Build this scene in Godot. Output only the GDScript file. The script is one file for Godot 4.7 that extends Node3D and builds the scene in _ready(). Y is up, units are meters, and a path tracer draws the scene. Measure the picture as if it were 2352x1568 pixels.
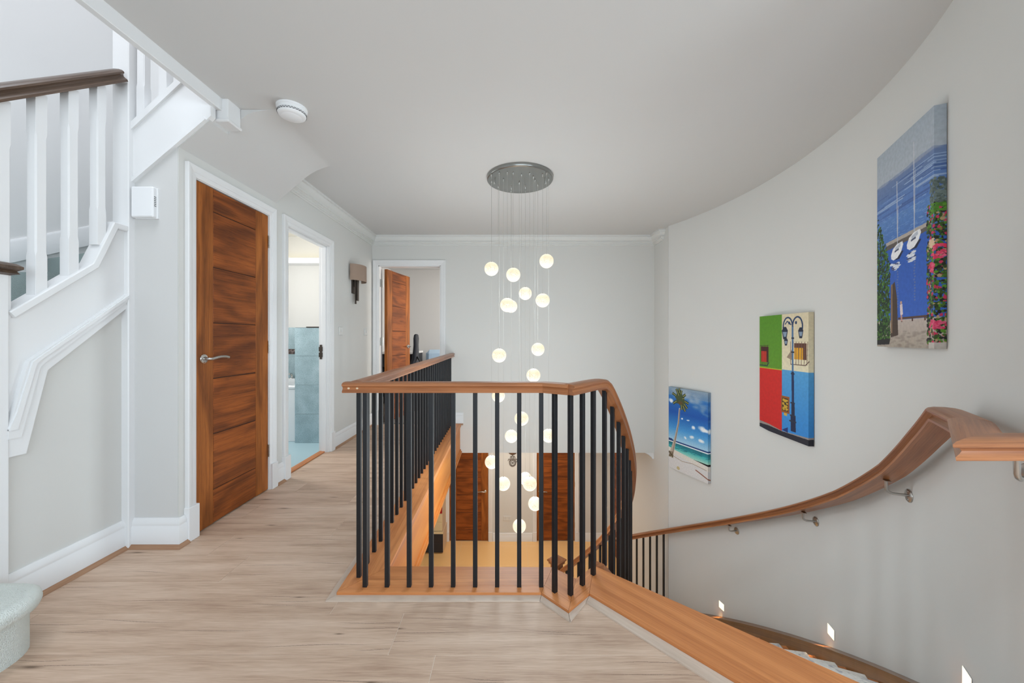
extends Node3D
# Upper landing of a house: curved stairwell, walnut doors, black spindles, globe chandelier.
# World axes: x to the right, y up, d = depth away from the camera (z = -d). Metres; the landing floor is y = 0.

const CX := -1.005        # centre of the curved stair (x, d)
const CD := 3.012
const RW := 3.13          # radius of the curved wall
const RI := 1.88          # radius of the inner balustrade
const XL := -1.762        # left wall
const DB := 4.78          # back wall
const CEIL := 2.40
const LOW := -2.70        # floor of the hall below
const DL := 7.02          # back wall of the hall below
const SLOPE := 0.0317     # drop of the stair per degree

var rng := RandomNumberGenerator.new()
var M := {}

# ---------------------------------------------------------------- mesh building
class MB:
	var P := PackedVector3Array()
	var N := PackedVector3Array()
	var T := PackedVector2Array()
	var g := Vector3.RIGHT      # grain direction
	var s := Vector2.ONE        # uv per metre, along and across the grain
	var o := Vector2.ZERO
	func _init(grain := Vector3.RIGHT, scale := Vector2.ONE, off := Vector2.ZERO):
		g = grain.normalized(); s = scale; o = off
	func uv(p: Vector3, n: Vector3) -> Vector2:
		var a := g
		if absf(n.dot(g)) > 0.9:
			a = Vector3.UP if absf(g.y) < 0.8 else Vector3.RIGHT
		a = (a - n * a.dot(n)).normalized()
		var b := n.cross(a)
		return Vector2(p.dot(a) * s.x, p.dot(b) * s.y) + o
	func tri(a: Vector3, b: Vector3, c: Vector3, na: Vector3, nb: Vector3, nc: Vector3, ta: Vector2, tb: Vector2, tc: Vector2):
		var k := (b - a).cross(c - a)
		if k.length_squared() < 1e-16:
			return
		if k.dot(na + nb + nc) > 0:
			P.append_array([a, c, b]); N.append_array([na, nc, nb]); T.append_array([ta, tc, tb])
		else:
			P.append_array([a, b, c]); N.append_array([na, nb, nc]); T.append_array([ta, tb, tc])
	func flat(a: Vector3, b: Vector3, c: Vector3, n: Vector3):
		tri(a, b, c, n, n, n, uv(a, n), uv(b, n), uv(c, n))
	func quad(a: Vector3, b: Vector3, c: Vector3, d: Vector3, n: Vector3):
		flat(a, b, c, n); flat(a, c, d, n)
	func box(c: Vector3, size: Vector3, b := 0.0, q := Basis()):
		var h := size * 0.5
		b = minf(b, minf(h.x, minf(h.y, h.z)) * 0.9)
		var pt := func(ax: int, sg: Vector3) -> Vector3:
			var v := Vector3(sg.x * (h.x - b), sg.y * (h.y - b), sg.z * (h.z - b))
			v[ax] = sg[ax] * h[ax]
			return c + q * v
		for ax in 3:
			var u := (ax + 1) % 3
			var w := (ax + 2) % 3
			for s1 in [-1.0, 1.0]:
				var cs := []
				for k in [[-1, -1], [1, -1], [1, 1], [-1, 1]]:
					var sg := Vector3.ZERO
					sg[ax] = s1; sg[u] = k[0]; sg[w] = k[1]
					cs.append(pt.call(ax, sg))
				var n := Vector3.ZERO
				n[ax] = s1
				quad(cs[0], cs[1], cs[2], cs[3], q * n)
		if b <= 0.0:
			return
		for ax in 3:
			var u := (ax + 1) % 3
			var w := (ax + 2) % 3
			for k in [[-1, -1], [1, -1], [1, 1], [-1, 1]]:
				var lo := Vector3.ZERO
				lo[u] = k[0]; lo[w] = k[1]
				var hi := lo
				lo[ax] = -1; hi[ax] = 1
				var n := Vector3.ZERO
				n[u] = k[0]; n[w] = k[1]
				quad(pt.call(u, lo), pt.call(u, hi), pt.call(w, hi), pt.call(w, lo), q * n.normalized())
		for sx in [-1.0, 1.0]:
			for sy in [-1.0, 1.0]:
				for sz in [-1.0, 1.0]:
					var sg := Vector3(sx, sy, sz)
					flat(pt.call(0, sg), pt.call(1, sg), pt.call(2, sg), q * sg.normalized())
	# a box by its bounds in x, y and depth
	func span(x0: float, x1: float, y0: float, y1: float, d0: float, d1: float, b := 0.0):
		box(Vector3((x0 + x1) / 2, (y0 + y1) / 2, -(d0 + d1) / 2), Vector3(absf(x1 - x0), absf(y1 - y0), absf(d1 - d0)), b)
	# a flat polygon (u along A, v along B) pushed along W from w0 to w1
	func prism(poly: PackedVector2Array, A: Vector3, B: Vector3, W: Vector3, w0: float, w1: float, org := Vector3.ZERO):
		var ids := Geometry2D.triangulate_polygon(poly)
		var at := func(v: Vector2, w: float) -> Vector3: return org + A * v.x + B * v.y + W * w
		for i in range(0, ids.size(), 3):
			for e in [[w0, -1.0], [w1, 1.0]]:
				var n: Vector3 = W.normalized() * e[1] * signf(w1 - w0)
				flat(at.call(poly[ids[i]], e[0]), at.call(poly[ids[i + 1]], e[0]), at.call(poly[ids[i + 2]], e[0]), n)
		var ccw := not Geometry2D.is_polygon_clockwise(poly)
		for i in poly.size():
			var a := poly[i]
			var b := poly[(i + 1) % poly.size()]
			var e := b - a
			var n2 := Vector2(e.y, -e.x).normalized() * (1.0 if ccw else -1.0)
			quad(at.call(a, w0), at.call(b, w0), at.call(b, w1), at.call(a, w1), (A * n2.x + B * n2.y).normalized())
	# rings of equally many points joined into a skin; smooth normals when asked
	func loft(rings: Array, caps := true, smooth := false, around := true):
		var m: int = rings[0].size()
		var mid := []
		for r in rings:
			var c := Vector3.ZERO
			for p in r: c += p
			mid.append(c / m)
		var nn := []
		if smooth:
			for i in rings.size():
				var row := []
				for j in m:
					var jn: Vector3 = rings[i][(j + 1) % m] if around or j < m - 1 else rings[i][j]
					var jp: Vector3 = rings[i][(j + m - 1) % m] if around or j > 0 else rings[i][j]
					var up: Vector3 = rings[mini(i + 1, rings.size() - 1)][j] - rings[maxi(i - 1, 0)][j]
					var k := (jn - jp).cross(up).normalized()
					if k.dot(rings[i][j] - mid[i]) < 0: k = -k
					row.append(k)
				nn.append(row)
		var along := 0.0
		for i in rings.size() - 1:
			var step: float = (mid[i + 1] - mid[i]).length()
			var across := 0.0
			for j in (m if around else m - 1):
				var a: Vector3 = rings[i][j]
				var b: Vector3 = rings[i][(j + 1) % m]
				var c: Vector3 = rings[i + 1][(j + 1) % m]
				var d: Vector3 = rings[i + 1][j]
				var w := (b - a).length()
				if w < 1e-6: w = (c - d).length()
				var t := [Vector2(along * s.x, across * s.y) + o, Vector2(along * s.x, (across + w) * s.y) + o, Vector2((along + step) * s.x, (across + w) * s.y) + o, Vector2((along + step) * s.x, across * s.y) + o]
				across += w
				if smooth:
					var j2 := (j + 1) % m
					tri(a, b, c, nn[i][j], nn[i][j2], nn[i + 1][j2], t[0], t[1], t[2])
					tri(a, c, d, nn[i][j], nn[i + 1][j2], nn[i + 1][j], t[0], t[2], t[3])
				else:
					var n := (c - a).cross(d - b)
					if n.length_squared() < 1e-14: continue
					n = n.normalized()
					if n.dot((a + b + c + d) / 4 - (mid[i] + mid[i + 1]) / 2) < 0: n = -n
					tri(a, b, c, n, n, n, t[0], t[1], t[2])
					tri(a, c, d, n, n, n, t[0], t[2], t[3])
			along += step
		if caps:
			for e in [0, rings.size() - 1]:
				var other: Vector3 = mid[1] if e == 0 else mid[rings.size() - 2]
				var n: Vector3 = (mid[e] - other).normalized()
				for j in m:
					flat(mid[e], rings[e][j], rings[e][(j + 1) % m], n)
	# a closed profile (x to the right of travel, y along N) swept along a path; corners are mitred
	func sweep(path: Array, prof: Array, up: Vector3, smooth := false, caps := true):
		var n := path.size()
		var m := prof.size()
		var area := 0.0
		for j in m:
			area += prof[j].cross(prof[(j + 1) % m])
		var ccw := 1.0 if area > 0 else -1.0
		var fr := []
		for i in n:
			var tin: Vector3 = (path[i] - path[maxi(i - 1, 0)]).normalized() if i > 0 else (path[1] - path[0]).normalized()
			var tout: Vector3 = (path[mini(i + 1, n - 1)] - path[i]).normalized() if i < n - 1 else tin
			var si := tin.cross(up).normalized()
			var so := tout.cross(up).normalized()
			var bi := (si + so).normalized()
			var t := (tin + tout).normalized()
			var u := bi.cross(t).normalized()
			var k := 1.0 / maxf(0.35, bi.dot(si))
			var ku := 1.0 / maxf(0.5, u.dot(si.cross(tin).normalized()))
			fr.append([path[i], bi * k, u * ku, t])
		var pos := []
		for i in n:
			var row := []
			for j in m:
				row.append(fr[i][0] + fr[i][1] * prof[j].x + fr[i][2] * prof[j].y)
			pos.append(row)
		var en := []
		for j in m:
			var e: Vector2 = prof[(j + 1) % m] - prof[j]
			en.append(Vector2(e.y, -e.x).normalized() * ccw)
		var along := 0.0
		for i in n - 1:
			var len: float = (path[i + 1] - path[i]).length()
			var tt: Vector3 = (path[i + 1] - path[i]).normalized()
			var sd := tt.cross(up).normalized()
			var uu := sd.cross(tt).normalized()
			var across := 0.0
			for j in m:
				var j2 := (j + 1) % m
				var w: float = (prof[j2] - prof[j]).length()
				var n0: Vector2 = en[j]
				var n1: Vector2 = en[j]
				var pj: Vector2 = en[(j + m - 1) % m]
				if pj.dot(en[j]) > 0.75: n0 = (pj + en[j]).normalized()
				if en[j2].dot(en[j]) > 0.75: n1 = (en[j2] + en[j]).normalized()
				var A := [sd, uu, sd, uu]
				if smooth:
					A = [fr[i][1].normalized(), fr[i][2].normalized(), fr[i + 1][1].normalized(), fr[i + 1][2].normalized()]
				var a0: Vector3 = (A[0] * n0.x + A[1] * n0.y).normalized()
				var a1: Vector3 = (A[0] * n1.x + A[1] * n1.y).normalized()
				var b0: Vector3 = (A[2] * n0.x + A[3] * n0.y).normalized()
				var b1: Vector3 = (A[2] * n1.x + A[3] * n1.y).normalized()
				var ta := Vector2(along * s.x, across * s.y) + o
				var tb := Vector2(along * s.x, (across + w) * s.y) + o
				var tc := Vector2((along + len) * s.x, (across + w) * s.y) + o
				var td := Vector2((along + len) * s.x, across * s.y) + o
				tri(pos[i][j], pos[i][j2], pos[i + 1][j2], a0, a1, b1, ta, tb, tc)
				tri(pos[i][j], pos[i + 1][j2], pos[i + 1][j], a0, b1, b0, ta, tc, td)
				across += w
			along += len
		if caps:
			var poly := PackedVector2Array(prof)
			var ids := Geometry2D.triangulate_polygon(poly)
			for e in [0, n - 1]:
				var nn: Vector3 = fr[e][3] * (-1.0 if e == 0 else 1.0)
				for i in range(0, ids.size(), 3):
					flat(pos[e][ids[i]], pos[e][ids[i + 1]], pos[e][ids[i + 2]], nn)
	# profile of (radius, height) points turned about an axis
	func lathe(prof: Array, at: Vector3, segs := 24, q := Basis(), smooth := true):
		for i in prof.size() - 1:
			var a: Vector2 = prof[i]
			var b: Vector2 = prof[i + 1]
			var e := b - a
			if e.length() < 1e-7: continue
			var n0 := Vector2(e.y, -e.x).normalized()
			var na := n0
			var nb := n0
			if smooth:
				if i > 0:
					var p: Vector2 = prof[i] - prof[i - 1]
					var pn := Vector2(p.y, -p.x).normalized()
					if pn.dot(n0) > 0.7: na = (pn + n0).normalized()
				if i < prof.size() - 2:
					var p2: Vector2 = prof[i + 2] - prof[i + 1]
					var qn := Vector2(p2.y, -p2.x).normalized()
					if qn.dot(n0) > 0.7: nb = (qn + n0).normalized()
			for k in segs:
				var t0 := TAU * k / segs
				var t1 := TAU * (k + 1) / segs
				var r := func(v: Vector2, t: float) -> Vector3: return at + q * Vector3(v.x * cos(t), v.y, v.x * sin(t))
				var nr := func(v: Vector2, t: float) -> Vector3: return q * Vector3(v.x * cos(t), v.y, v.x * sin(t))
				var u0 := float(k) / segs
				var u1 := float(k + 1) / segs
				var v0 := float(i) / (prof.size() - 1)
				var v1 := float(i + 1) / (prof.size() - 1)
				tri(r.call(a, t0), r.call(a, t1), r.call(b, t1), nr.call(na, t0), nr.call(na, t1), nr.call(nb, t1), Vector2(u0, v0), Vector2(u1, v0), Vector2(u1, v1))
				tri(r.call(a, t0), r.call(b, t1), r.call(b, t0), nr.call(na, t0), nr.call(nb, t1), nr.call(nb, t0), Vector2(u0, v0), Vector2(u1, v1), Vector2(u0, v1))
	func tube(path: Array, r: float, segs := 10, caps := true):
		var prof := []
		for k in segs:
			prof.append(Vector2(cos(TAU * k / segs), sin(TAU * k / segs)) * r)
		var d: Vector3 = (path[1] - path[0]).normalized()
		var up := Vector3.UP if absf(d.y) < 0.9 else Vector3.FORWARD
		for i in path.size() - 1:
			if absf((path[i + 1] - path[i]).normalized().dot(up)) > 0.93:
				up = Vector3(0.3, 0.2, 0.9).normalized()
		sweep(path, prof, up, true, caps)
	func mesh(at := Vector3.ZERO) -> ArrayMesh:
		var pp := P
		if at != Vector3.ZERO:
			pp = PackedVector3Array()
			for p in P: pp.append(p - at)
		var arr := []
		arr.resize(Mesh.ARRAY_MAX)
		arr[Mesh.ARRAY_VERTEX] = pp
		arr[Mesh.ARRAY_NORMAL] = N
		arr[Mesh.ARRAY_TEX_UV] = T
		var am := ArrayMesh.new()
		am.add_surface_from_arrays(Mesh.PRIMITIVE_TRIANGLES, arr)
		return am

func V(x: float, y: float, d: float) -> Vector3: return Vector3(x, y, -d)
func arc(deg: float, r: float, y: float) -> Vector3: return V(CX + r * cos(deg_to_rad(deg)), y, CD + r * sin(deg_to_rad(deg)))
func arc2(deg: float, r: float) -> Vector2: return Vector2(CX + r * cos(deg_to_rad(deg)), CD + r * sin(deg_to_rad(deg)))

# ---------------------------------------------------------------- scene graph
var used := {}
func numbered(called: String) -> String:
	var k: int = used.get(called, 0)
	used[called] = k + 1
	return called if k == 0 else "%s_%03d" % [called, k]

func tag(o: Node, label: String, category := "", group := "", kind := "") -> Node:
	if label: o.set_meta("label", label)
	if category: o.set_meta("category", category)
	if group: o.set_meta("group", group)
	if kind: o.set_meta("kind", kind)
	return o

func thing(called: String, label: String, category: String, at: Vector3, group := "", kind := "") -> Node3D:
	var o := Node3D.new()
	o.name = numbered(called)
	o.position = at
	add_child(o)
	tag(o, label, category, group, kind)
	return o

func where(n: Node3D) -> Vector3:
	var p := Vector3.ZERO
	var q: Node = n
	while q != null and q != self:
		p += q.position
		q = q.get_parent()
	return p

# a mesh built in world coordinates, committed as a part of parent
func part(called: String, mb: MB, mat: Material, parent: Node3D, label := "") -> MeshInstance3D:
	var o := MeshInstance3D.new()
	var at := where(parent)
	o.mesh = mb.mesh(at)
	o.material_override = mat
	o.name = called
	parent.add_child(o, true)
	if label: o.set_meta("label", label)
	return o

func struct(called: String, mb: MB, mat: Material, label := "") -> MeshInstance3D:
	var o := MeshInstance3D.new()
	o.mesh = mb.mesh()
	o.material_override = mat
	o.name = called
	add_child(o, true)
	o.set_meta("kind", "structure")
	if label: o.set_meta("label", label)
	return o

func copy_part(called: String, mesh: Mesh, mat: Material, parent: Node3D, at: Vector3, q := Basis()) -> MeshInstance3D:
	var o := MeshInstance3D.new()
	o.mesh = mesh
	o.material_override = mat
	o.name = called
	o.transform = Transform3D(q, at - where(parent))
	parent.add_child(o, true)
	return o

# ---------------------------------------------------------------- materials
func mat(c: Color, rough := 0.6, metal := 0.0, tex: Texture2D = null) -> StandardMaterial3D:
	var m := StandardMaterial3D.new()
	m.albedo_color = c
	m.roughness = rough
	m.metallic = metal
	if tex: m.albedo_texture = tex
	return m

func c8(r: int, g: int, b: int) -> Color: return Color(r / 255.0, g / 255.0, b / 255.0)

func noise(sd: int, freq: float, oct := 4) -> FastNoiseLite:
	var n := FastNoiseLite.new()
	n.seed = sd
	n.frequency = freq
	n.noise_type = FastNoiseLite.TYPE_SIMPLEX_SMOOTH
	n.fractal_octaves = oct
	return n

# wood with its grain along u, repeating without a seam along u
func wood(w: int, h: int, sd: int, lo: Color, hi: Color, rings: float, warp: float, fine: float) -> ImageTexture:
	var im := Image.create(w, h, false, Image.FORMAT_RGB8)
	var a := noise(sd, 1.0, 3)
	var b := noise(sd + 1, 1.0, 2)
	for x in w:
		var t := TAU * x / w
		var cu := cos(t)
		var su := sin(t)
		for y in h:
			var v := float(y) / h
			var big := a.get_noise_3d(cu * 0.22, su * 0.22, v * 3.0)
			var ring := sin((v * rings + big * warp) * TAU)
			var streak := b.get_noise_3d(cu * 0.5, su * 0.5, v * 60.0)
			var pore := b.get_noise_3d(cu * 2.6 + 9.0, su * 2.6, v * 240.0)
			var k := clampf(0.52 + 0.16 * ring + fine * streak + 0.30 * big - maxf(0.0, pore - 0.2) * 0.7, 0.0, 1.0)
			im.set_pixel(x, y, lo.lerp(hi, k))
	return ImageTexture.create_from_image(im)

# five rows of pale oak planks, each with its own streaks, cracks and knots
func oak(sd: int) -> ImageTexture:
	var w := 1024
	var h := 1000
	var im := Image.create(w, h, false, Image.FORMAT_RGB8)
	var a := noise(sd, 1.0, 4)
	var b := noise(sd + 7, 1.0, 3)
	rng.seed = sd
	var pale := c8(223, 198, 177)
	var mid := c8(200, 171, 148)
	var dark := c8(164, 134, 112)
	for row in 5:
		var tint := rng.randf_range(-0.12, 0.14)
		var z := row * 11.3
		for y in 200:
			var v := y / 200.0
			for x in w:
				var t := TAU * x / w
				var cu := cos(t)
				var su := sin(t)
				var wash := a.get_noise_3d(cu * 0.5 + z, su * 0.5, v * 2.6 + z)
				var streak := b.get_noise_3d(cu * 0.8 + z, su * 0.8, v * 20.0 + wash * 1.5)
				var grain := b.get_noise_3d(cu * 3.0 - z, su * 3.0, v * 80.0)
				var k := clampf(0.5 + tint * 0.7 + 0.40 * wash + 0.20 * streak + 0.26 * grain, 0.0, 1.0)
				var c := dark.lerp(mid, k * 2.0) if k < 0.5 else mid.lerp(pale, k * 2.0 - 1.0)
				im.set_pixel(x, row * 200 + y, c)
		for n in 8:   # cracks that run with the grain
			var x0 := rng.randi_range(0, w - 1)
			var y0 := rng.randf_range(20, 180)
			var len := rng.randi_range(90, 330)
			var amp := rng.randf_range(2, 7)
			var ph := rng.randf_range(0, 6)
			var lean := rng.randf_range(-6.0, 6.0)
			for i in len:
				var f := float(i) / len
				var y := y0 + sin(f * 4.0 + ph) * amp + f * lean
				var st := sin(f * PI) * rng.randf_range(0.35, 0.75)
				for dy in range(-2, 3):
					var yy := clampi(int(y) + dy, 2, 197) + row * 200
					var xx := (x0 + i) % w
					im.set_pixel(xx, yy, im.get_pixel(xx, yy).lerp(c8(74, 58, 46), st * maxf(0.0, 1.0 - absf(dy) * 0.6)))
		for n in 2:   # knots
			var kx := rng.randi_range(40, w - 40)
			var ky := rng.randi_range(30, 170)
			var kr := rng.randf_range(3, 7)
			for dy in range(-24, 25):
				for dx in range(-60, 61):
					var q := Vector2(dx / 3.6, dy).length() / kr
					if q < 2.0:
						var yy := clampi(ky + dy, 1, 198) + row * 200
						var xx := posmod(kx + dx, w)
						var st := 0.75 * exp(-q * q * 1.6) + 0.16 * maxf(0.0, sin(q * 7.0)) * exp(-q)
						im.set_pixel(xx, yy, im.get_pixel(xx, yy).lerp(c8(92, 72, 56), clampf(st, 0, 0.8)))
	return ImageTexture.create_from_image(im)

func speckle(sd: int, size: int, base: Color, low: Color, high: Color, f1: float, f2: float) -> ImageTexture:
	var im := Image.create(size, size, false, Image.FORMAT_RGB8)
	var a := noise(sd, f1, 3)
	var b := noise(sd + 3, f2, 2)
	for x in size:
		for y in size:
			var k := a.get_noise_2d(x, y)
			var q := b.get_noise_2d(x, y)
			var c := base.lerp(high, clampf(k * 1.3, 0, 1)).lerp(low, clampf(-k * 0.8, 0, 1))
			c = c.lerp(low, clampf((q - 0.32) * 4.0, 0, 0.75)).lerp(high, clampf((-q - 0.36) * 4.0, 0, 0.6))
			im.set_pixel(x, y, c)
	return ImageTexture.create_from_image(im)

func bump(sd: int, freq: float, size := 256, oct := 3) -> NoiseTexture2D:
	var t := NoiseTexture2D.new()
	t.width = size
	t.height = size
	t.seamless = true
	t.noise = noise(sd, freq, oct)
	return t

func relief(m: StandardMaterial3D, t: Texture2D, cm: float, scale := 1.0) -> StandardMaterial3D:
	m.heightmap_enabled = true
	m.heightmap_texture = t
	m.heightmap_scale = cm
	if scale > 0:
		m.uv1_triplanar = true
		m.uv1_world_triplanar = true
		m.uv1_scale = Vector3.ONE * scale
	return m

func glow(c: Color, e: float, tex: Texture2D = null) -> StandardMaterial3D:
	var m := mat(c, 0.3)
	m.emission_enabled = true
	m.emission = c
	m.emission_energy_multiplier = e
	if tex:
		m.emission_texture = tex
		m.emission_operator = BaseMaterial3D.EMISSION_OP_MULTIPLY
	return m

func materials():
	M.wall = mat(c8(213, 212, 208), 0.9)
	M.ceil = mat(c8(207, 206, 204), 0.95)
	M.cool = mat(c8(228, 227, 226), 0.9)
	M.cornice = mat(c8(220, 220, 217), 0.7)
	M.pier = mat(c8(209, 208, 206), 0.9)
	M.white = mat(c8(230, 230, 230), 0.42)
	M.gap = mat(c8(234, 220, 204), 0.8)
	var wt := wood(512, 512, 11, c8(100, 55, 20), c8(184, 114, 52), 5.0, 1.6, 0.22)
	M.walnut = mat(c8(255, 244, 232), 0.42, 0.0, wt)
	M.walnut_cross = mat(c8(242, 222, 202), 0.42, 0.0, wood(512, 512, 23, c8(88, 47, 18), c8(182, 109, 50), 4.0, 1.8, 0.24))
	for m in [M.walnut, M.walnut_cross]:
		m.roughness = 0.5
		m.metallic_specular = 0.36
	M.groove = mat(c8(48, 24, 12), 0.7)
	M.rail = mat(c8(255, 246, 236), 0.34, 0.0, wood(512, 512, 31, c8(128, 80, 50), c8(192, 134, 92), 4.0, 1.0, 0.26))
	M.curb = mat(c8(255, 252, 246), 0.45, 0.0, wood(512, 512, 47, c8(180, 110, 62), c8(230, 158, 100), 5.0, 0.9, 0.24))
	M.stringer = mat(c8(255, 246, 236), 0.3, 0.0, wood(512, 512, 67, c8(92, 62, 34), c8(150, 108, 64), 4.0, 1.0, 0.26))
	M.fascia = mat(c8(255, 240, 222), 0.5, 0.0, wood(512, 512, 53, c8(186, 114, 48), c8(218, 150, 74), 3.0, 1.0, 0.18))
	M.old_rail = mat(c8(232, 228, 220), 0.3, 0.0, wood(256, 256, 59, c8(72, 56, 46), c8(124, 102, 88), 4.0, 0.8, 0.35))
	M.oak = []
	for k in 2:
		M.oak.append(mat(Color.WHITE, 0.52, 0.0, oak(101 + 50 * k)))
	M.strip = mat(Color.WHITE, 0.55, 0.0, wood(256, 256, 83, c8(192, 171, 153), c8(216, 197, 180), 3.0, 0.8, 0.3))
	M.bead = mat(c8(206, 184, 164), 0.6, 0.0, M.oak[1].albedo_texture)
	M.iron = relief(mat(c8(19, 21, 25), 0.5, 0.1), bump(5, 0.11), 0.02, 9.0)
	M.steel = mat(c8(190, 188, 184), 0.28, 1.0)
	M.chrome = mat(c8(214, 212, 208), 0.12, 1.0)
	M.black = mat(c8(22, 22, 24), 0.55)
	M.bronze = mat(c8(78, 70, 64), 0.42, 0.7)
	M.shade = mat(c8(160, 138, 122), 0.9)
	M.plastic = mat(c8(236, 237, 238), 0.35)
	M.plate_white = mat(c8(214, 214, 211), 0.4)
	M.slot = mat(c8(40, 42, 44), 0.7)
	M.carpet_pale = relief(mat(c8(214, 218, 212), 1.0, 0.0), bump(71, 0.09, 256, 4), 0.35, 9.0)
	M.carpet = relief(mat(c8(150, 164, 162), 1.0, 0.0), bump(73, 0.09, 256, 4), 0.35, 9.0)
	var rt := speckle(301, 256, c8(238, 235, 228), c8(164, 168, 182), c8(244, 242, 238), 0.012, 0.03)
	M.runner = relief(mat(Color.WHITE, 0.95, 0.0, rt), bump(79, 0.12), 0.4, 2.2)
	M.stone = mat(Color.WHITE, 0.4, 0.0, speckle(311, 256, c8(160, 184, 191), c8(134, 156, 163), c8(178, 199, 206), 0.012, 0.19))
	M.grout = mat(c8(104, 116, 120), 0.9)
	M.bath_floor = mat(c8(180, 208, 217), 0.4)
	M.bath = mat(c8(234, 238, 240), 0.15)
	M.mosaic = mat(Color.WHITE, 0.25, 0.0, speckle(317, 64, c8(90, 74, 70), c8(20, 18, 20), c8(214, 206, 200), 0.12, 0.2))
	M.tile = mat(c8(248, 200, 136), 0.25, 0.0)
	M.tile_gap = mat(c8(236, 204, 156), 0.8)
	M.bag = relief(mat(c8(30, 34, 44), 0.6), bump(83, 0.1), 0.05, 8.0)
	M.blue = relief(mat(c8(176, 200, 222), 0.85), bump(87, 0.05), 0.2, 4.0)
	M.cream = mat(c8(226, 208, 168), 0.4)
	M.birch = mat(c8(214, 190, 158), 0.5)
	M.red = mat(c8(168, 8, 20), 0.4)
	M.charcoal = mat(c8(34, 36, 44), 0.4)
	M.pewter = mat(c8(128, 120, 112), 0.45, 0.8)
	M.brown_metal = mat(c8(104, 84, 68), 0.5, 0.4)
	M.gray_wall = mat(c8(198, 198, 198), 0.9)
	M.bed_floor = relief(mat(c8(150, 140, 130), 1.0), bump(91, 0.09), 0.5, 3.0)
	M.plate = mat(c8(150, 151, 148), 0.22, 0.9)
	M.wire = mat(c8(186, 184, 178), 0.35, 0.8)

# ---------------------------------------------------------------- painting flat print
class Print:
	var im: Image
	var w: int
	var h: int
	func _init(ww: int, hh: int):
		w = ww; h = hh
		im = Image.create(w, h, false, Image.FORMAT_RGB8)
	func band(v0: float, v1: float, a: Color, b: Color, u0 := 0.0, u1 := 1.0):
		for y in range(int(v0 * h), int(ceil(v1 * h))):
			var k := clampf((float(y) / h - v0) / maxf(v1 - v0, 1e-4), 0, 1)
			im.fill_rect(Rect2i(int(u0 * w), y, int(ceil((u1 - u0) * w)), 1), a.lerp(b, k))
	func poly(pts: Array, c: Color):
		var ymin := 9.0
		var ymax := -9.0
		for p in pts:
			ymin = minf(ymin, p[1]); ymax = maxf(ymax, p[1])
		for y in range(maxi(0, int(ymin * h)), mini(h, int(ymax * h) + 1)):
			var v := (y + 0.5) / h
			var xs := []
			for i in pts.size():
				var a = pts[i]
				var b = pts[(i + 1) % pts.size()]
				if (a[1] <= v) != (b[1] <= v):
					xs.append(a[0] + (b[0] - a[0]) * (v - a[1]) / (b[1] - a[1]))
			xs.sort()
			for i in range(0, xs.size() - 1, 2):
				var x0 := int(clampf(xs[i], 0, 1) * w)
				var x1 := int(ceil(clampf(xs[i + 1], 0, 1) * w))
				if x1 > x0: im.fill_rect(Rect2i(x0, y, x1 - x0, 1), c)
	func rect(u0: float, v0: float, u1: float, v1: float, c: Color):
		poly([[u0, v0], [u1, v0], [u1, v1], [u0, v1]], c)
	func oval(u: float, v: float, ru: float, rv: float, c: Color, soft := 0.0):
		for y in range(maxi(0, int((v - rv) * h)), mini(h, int((v + rv) * h) + 1)):
			for x in range(maxi(0, int((u - ru) * w)), mini(w, int((u + ru) * w) + 1)):
				var q := Vector2((x + 0.5 - u * w) / (ru * w), (y + 0.5 - v * h) / (rv * h)).length()
				if q < 1.0:
					var k := 1.0 if soft <= 0 else clampf((1.0 - q) / soft, 0, 1)
					im.set_pixel(x, y, im.get_pixel(x, y).lerp(c, c.a * k))
	func line(pts: Array, width: float, c: Color):
		for i in pts.size() - 1:
			var a := Vector2(pts[i][0] * w, pts[i][1] * h)
			var b := Vector2(pts[i + 1][0] * w, pts[i + 1][1] * h)
			var n := (b - a).orthogonal().normalized() * width * w * 0.5
			var q := []
			for p in [a + n, b + n, b - n, a - n]:
				q.append([p.x / w, p.y / h])
			poly(q, c)
	func grain(sd: int, freq: float, amp: float, stretch := Vector2.ONE):
		var f := FastNoiseLite.new()
		f.seed = sd
		f.frequency = freq
		for x in w:
			for y in h:
				var k := 1.0 + amp * f.get_noise_2d(x * stretch.x, y * stretch.y)
				var c := im.get_pixel(x, y)
				im.set_pixel(x, y, Color(clampf(c.r * k, 0, 1), clampf(c.g * k, 0, 1), clampf(c.b * k, 0, 1)))
	func tex() -> ImageTexture: return ImageTexture.create_from_image(im)

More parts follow.
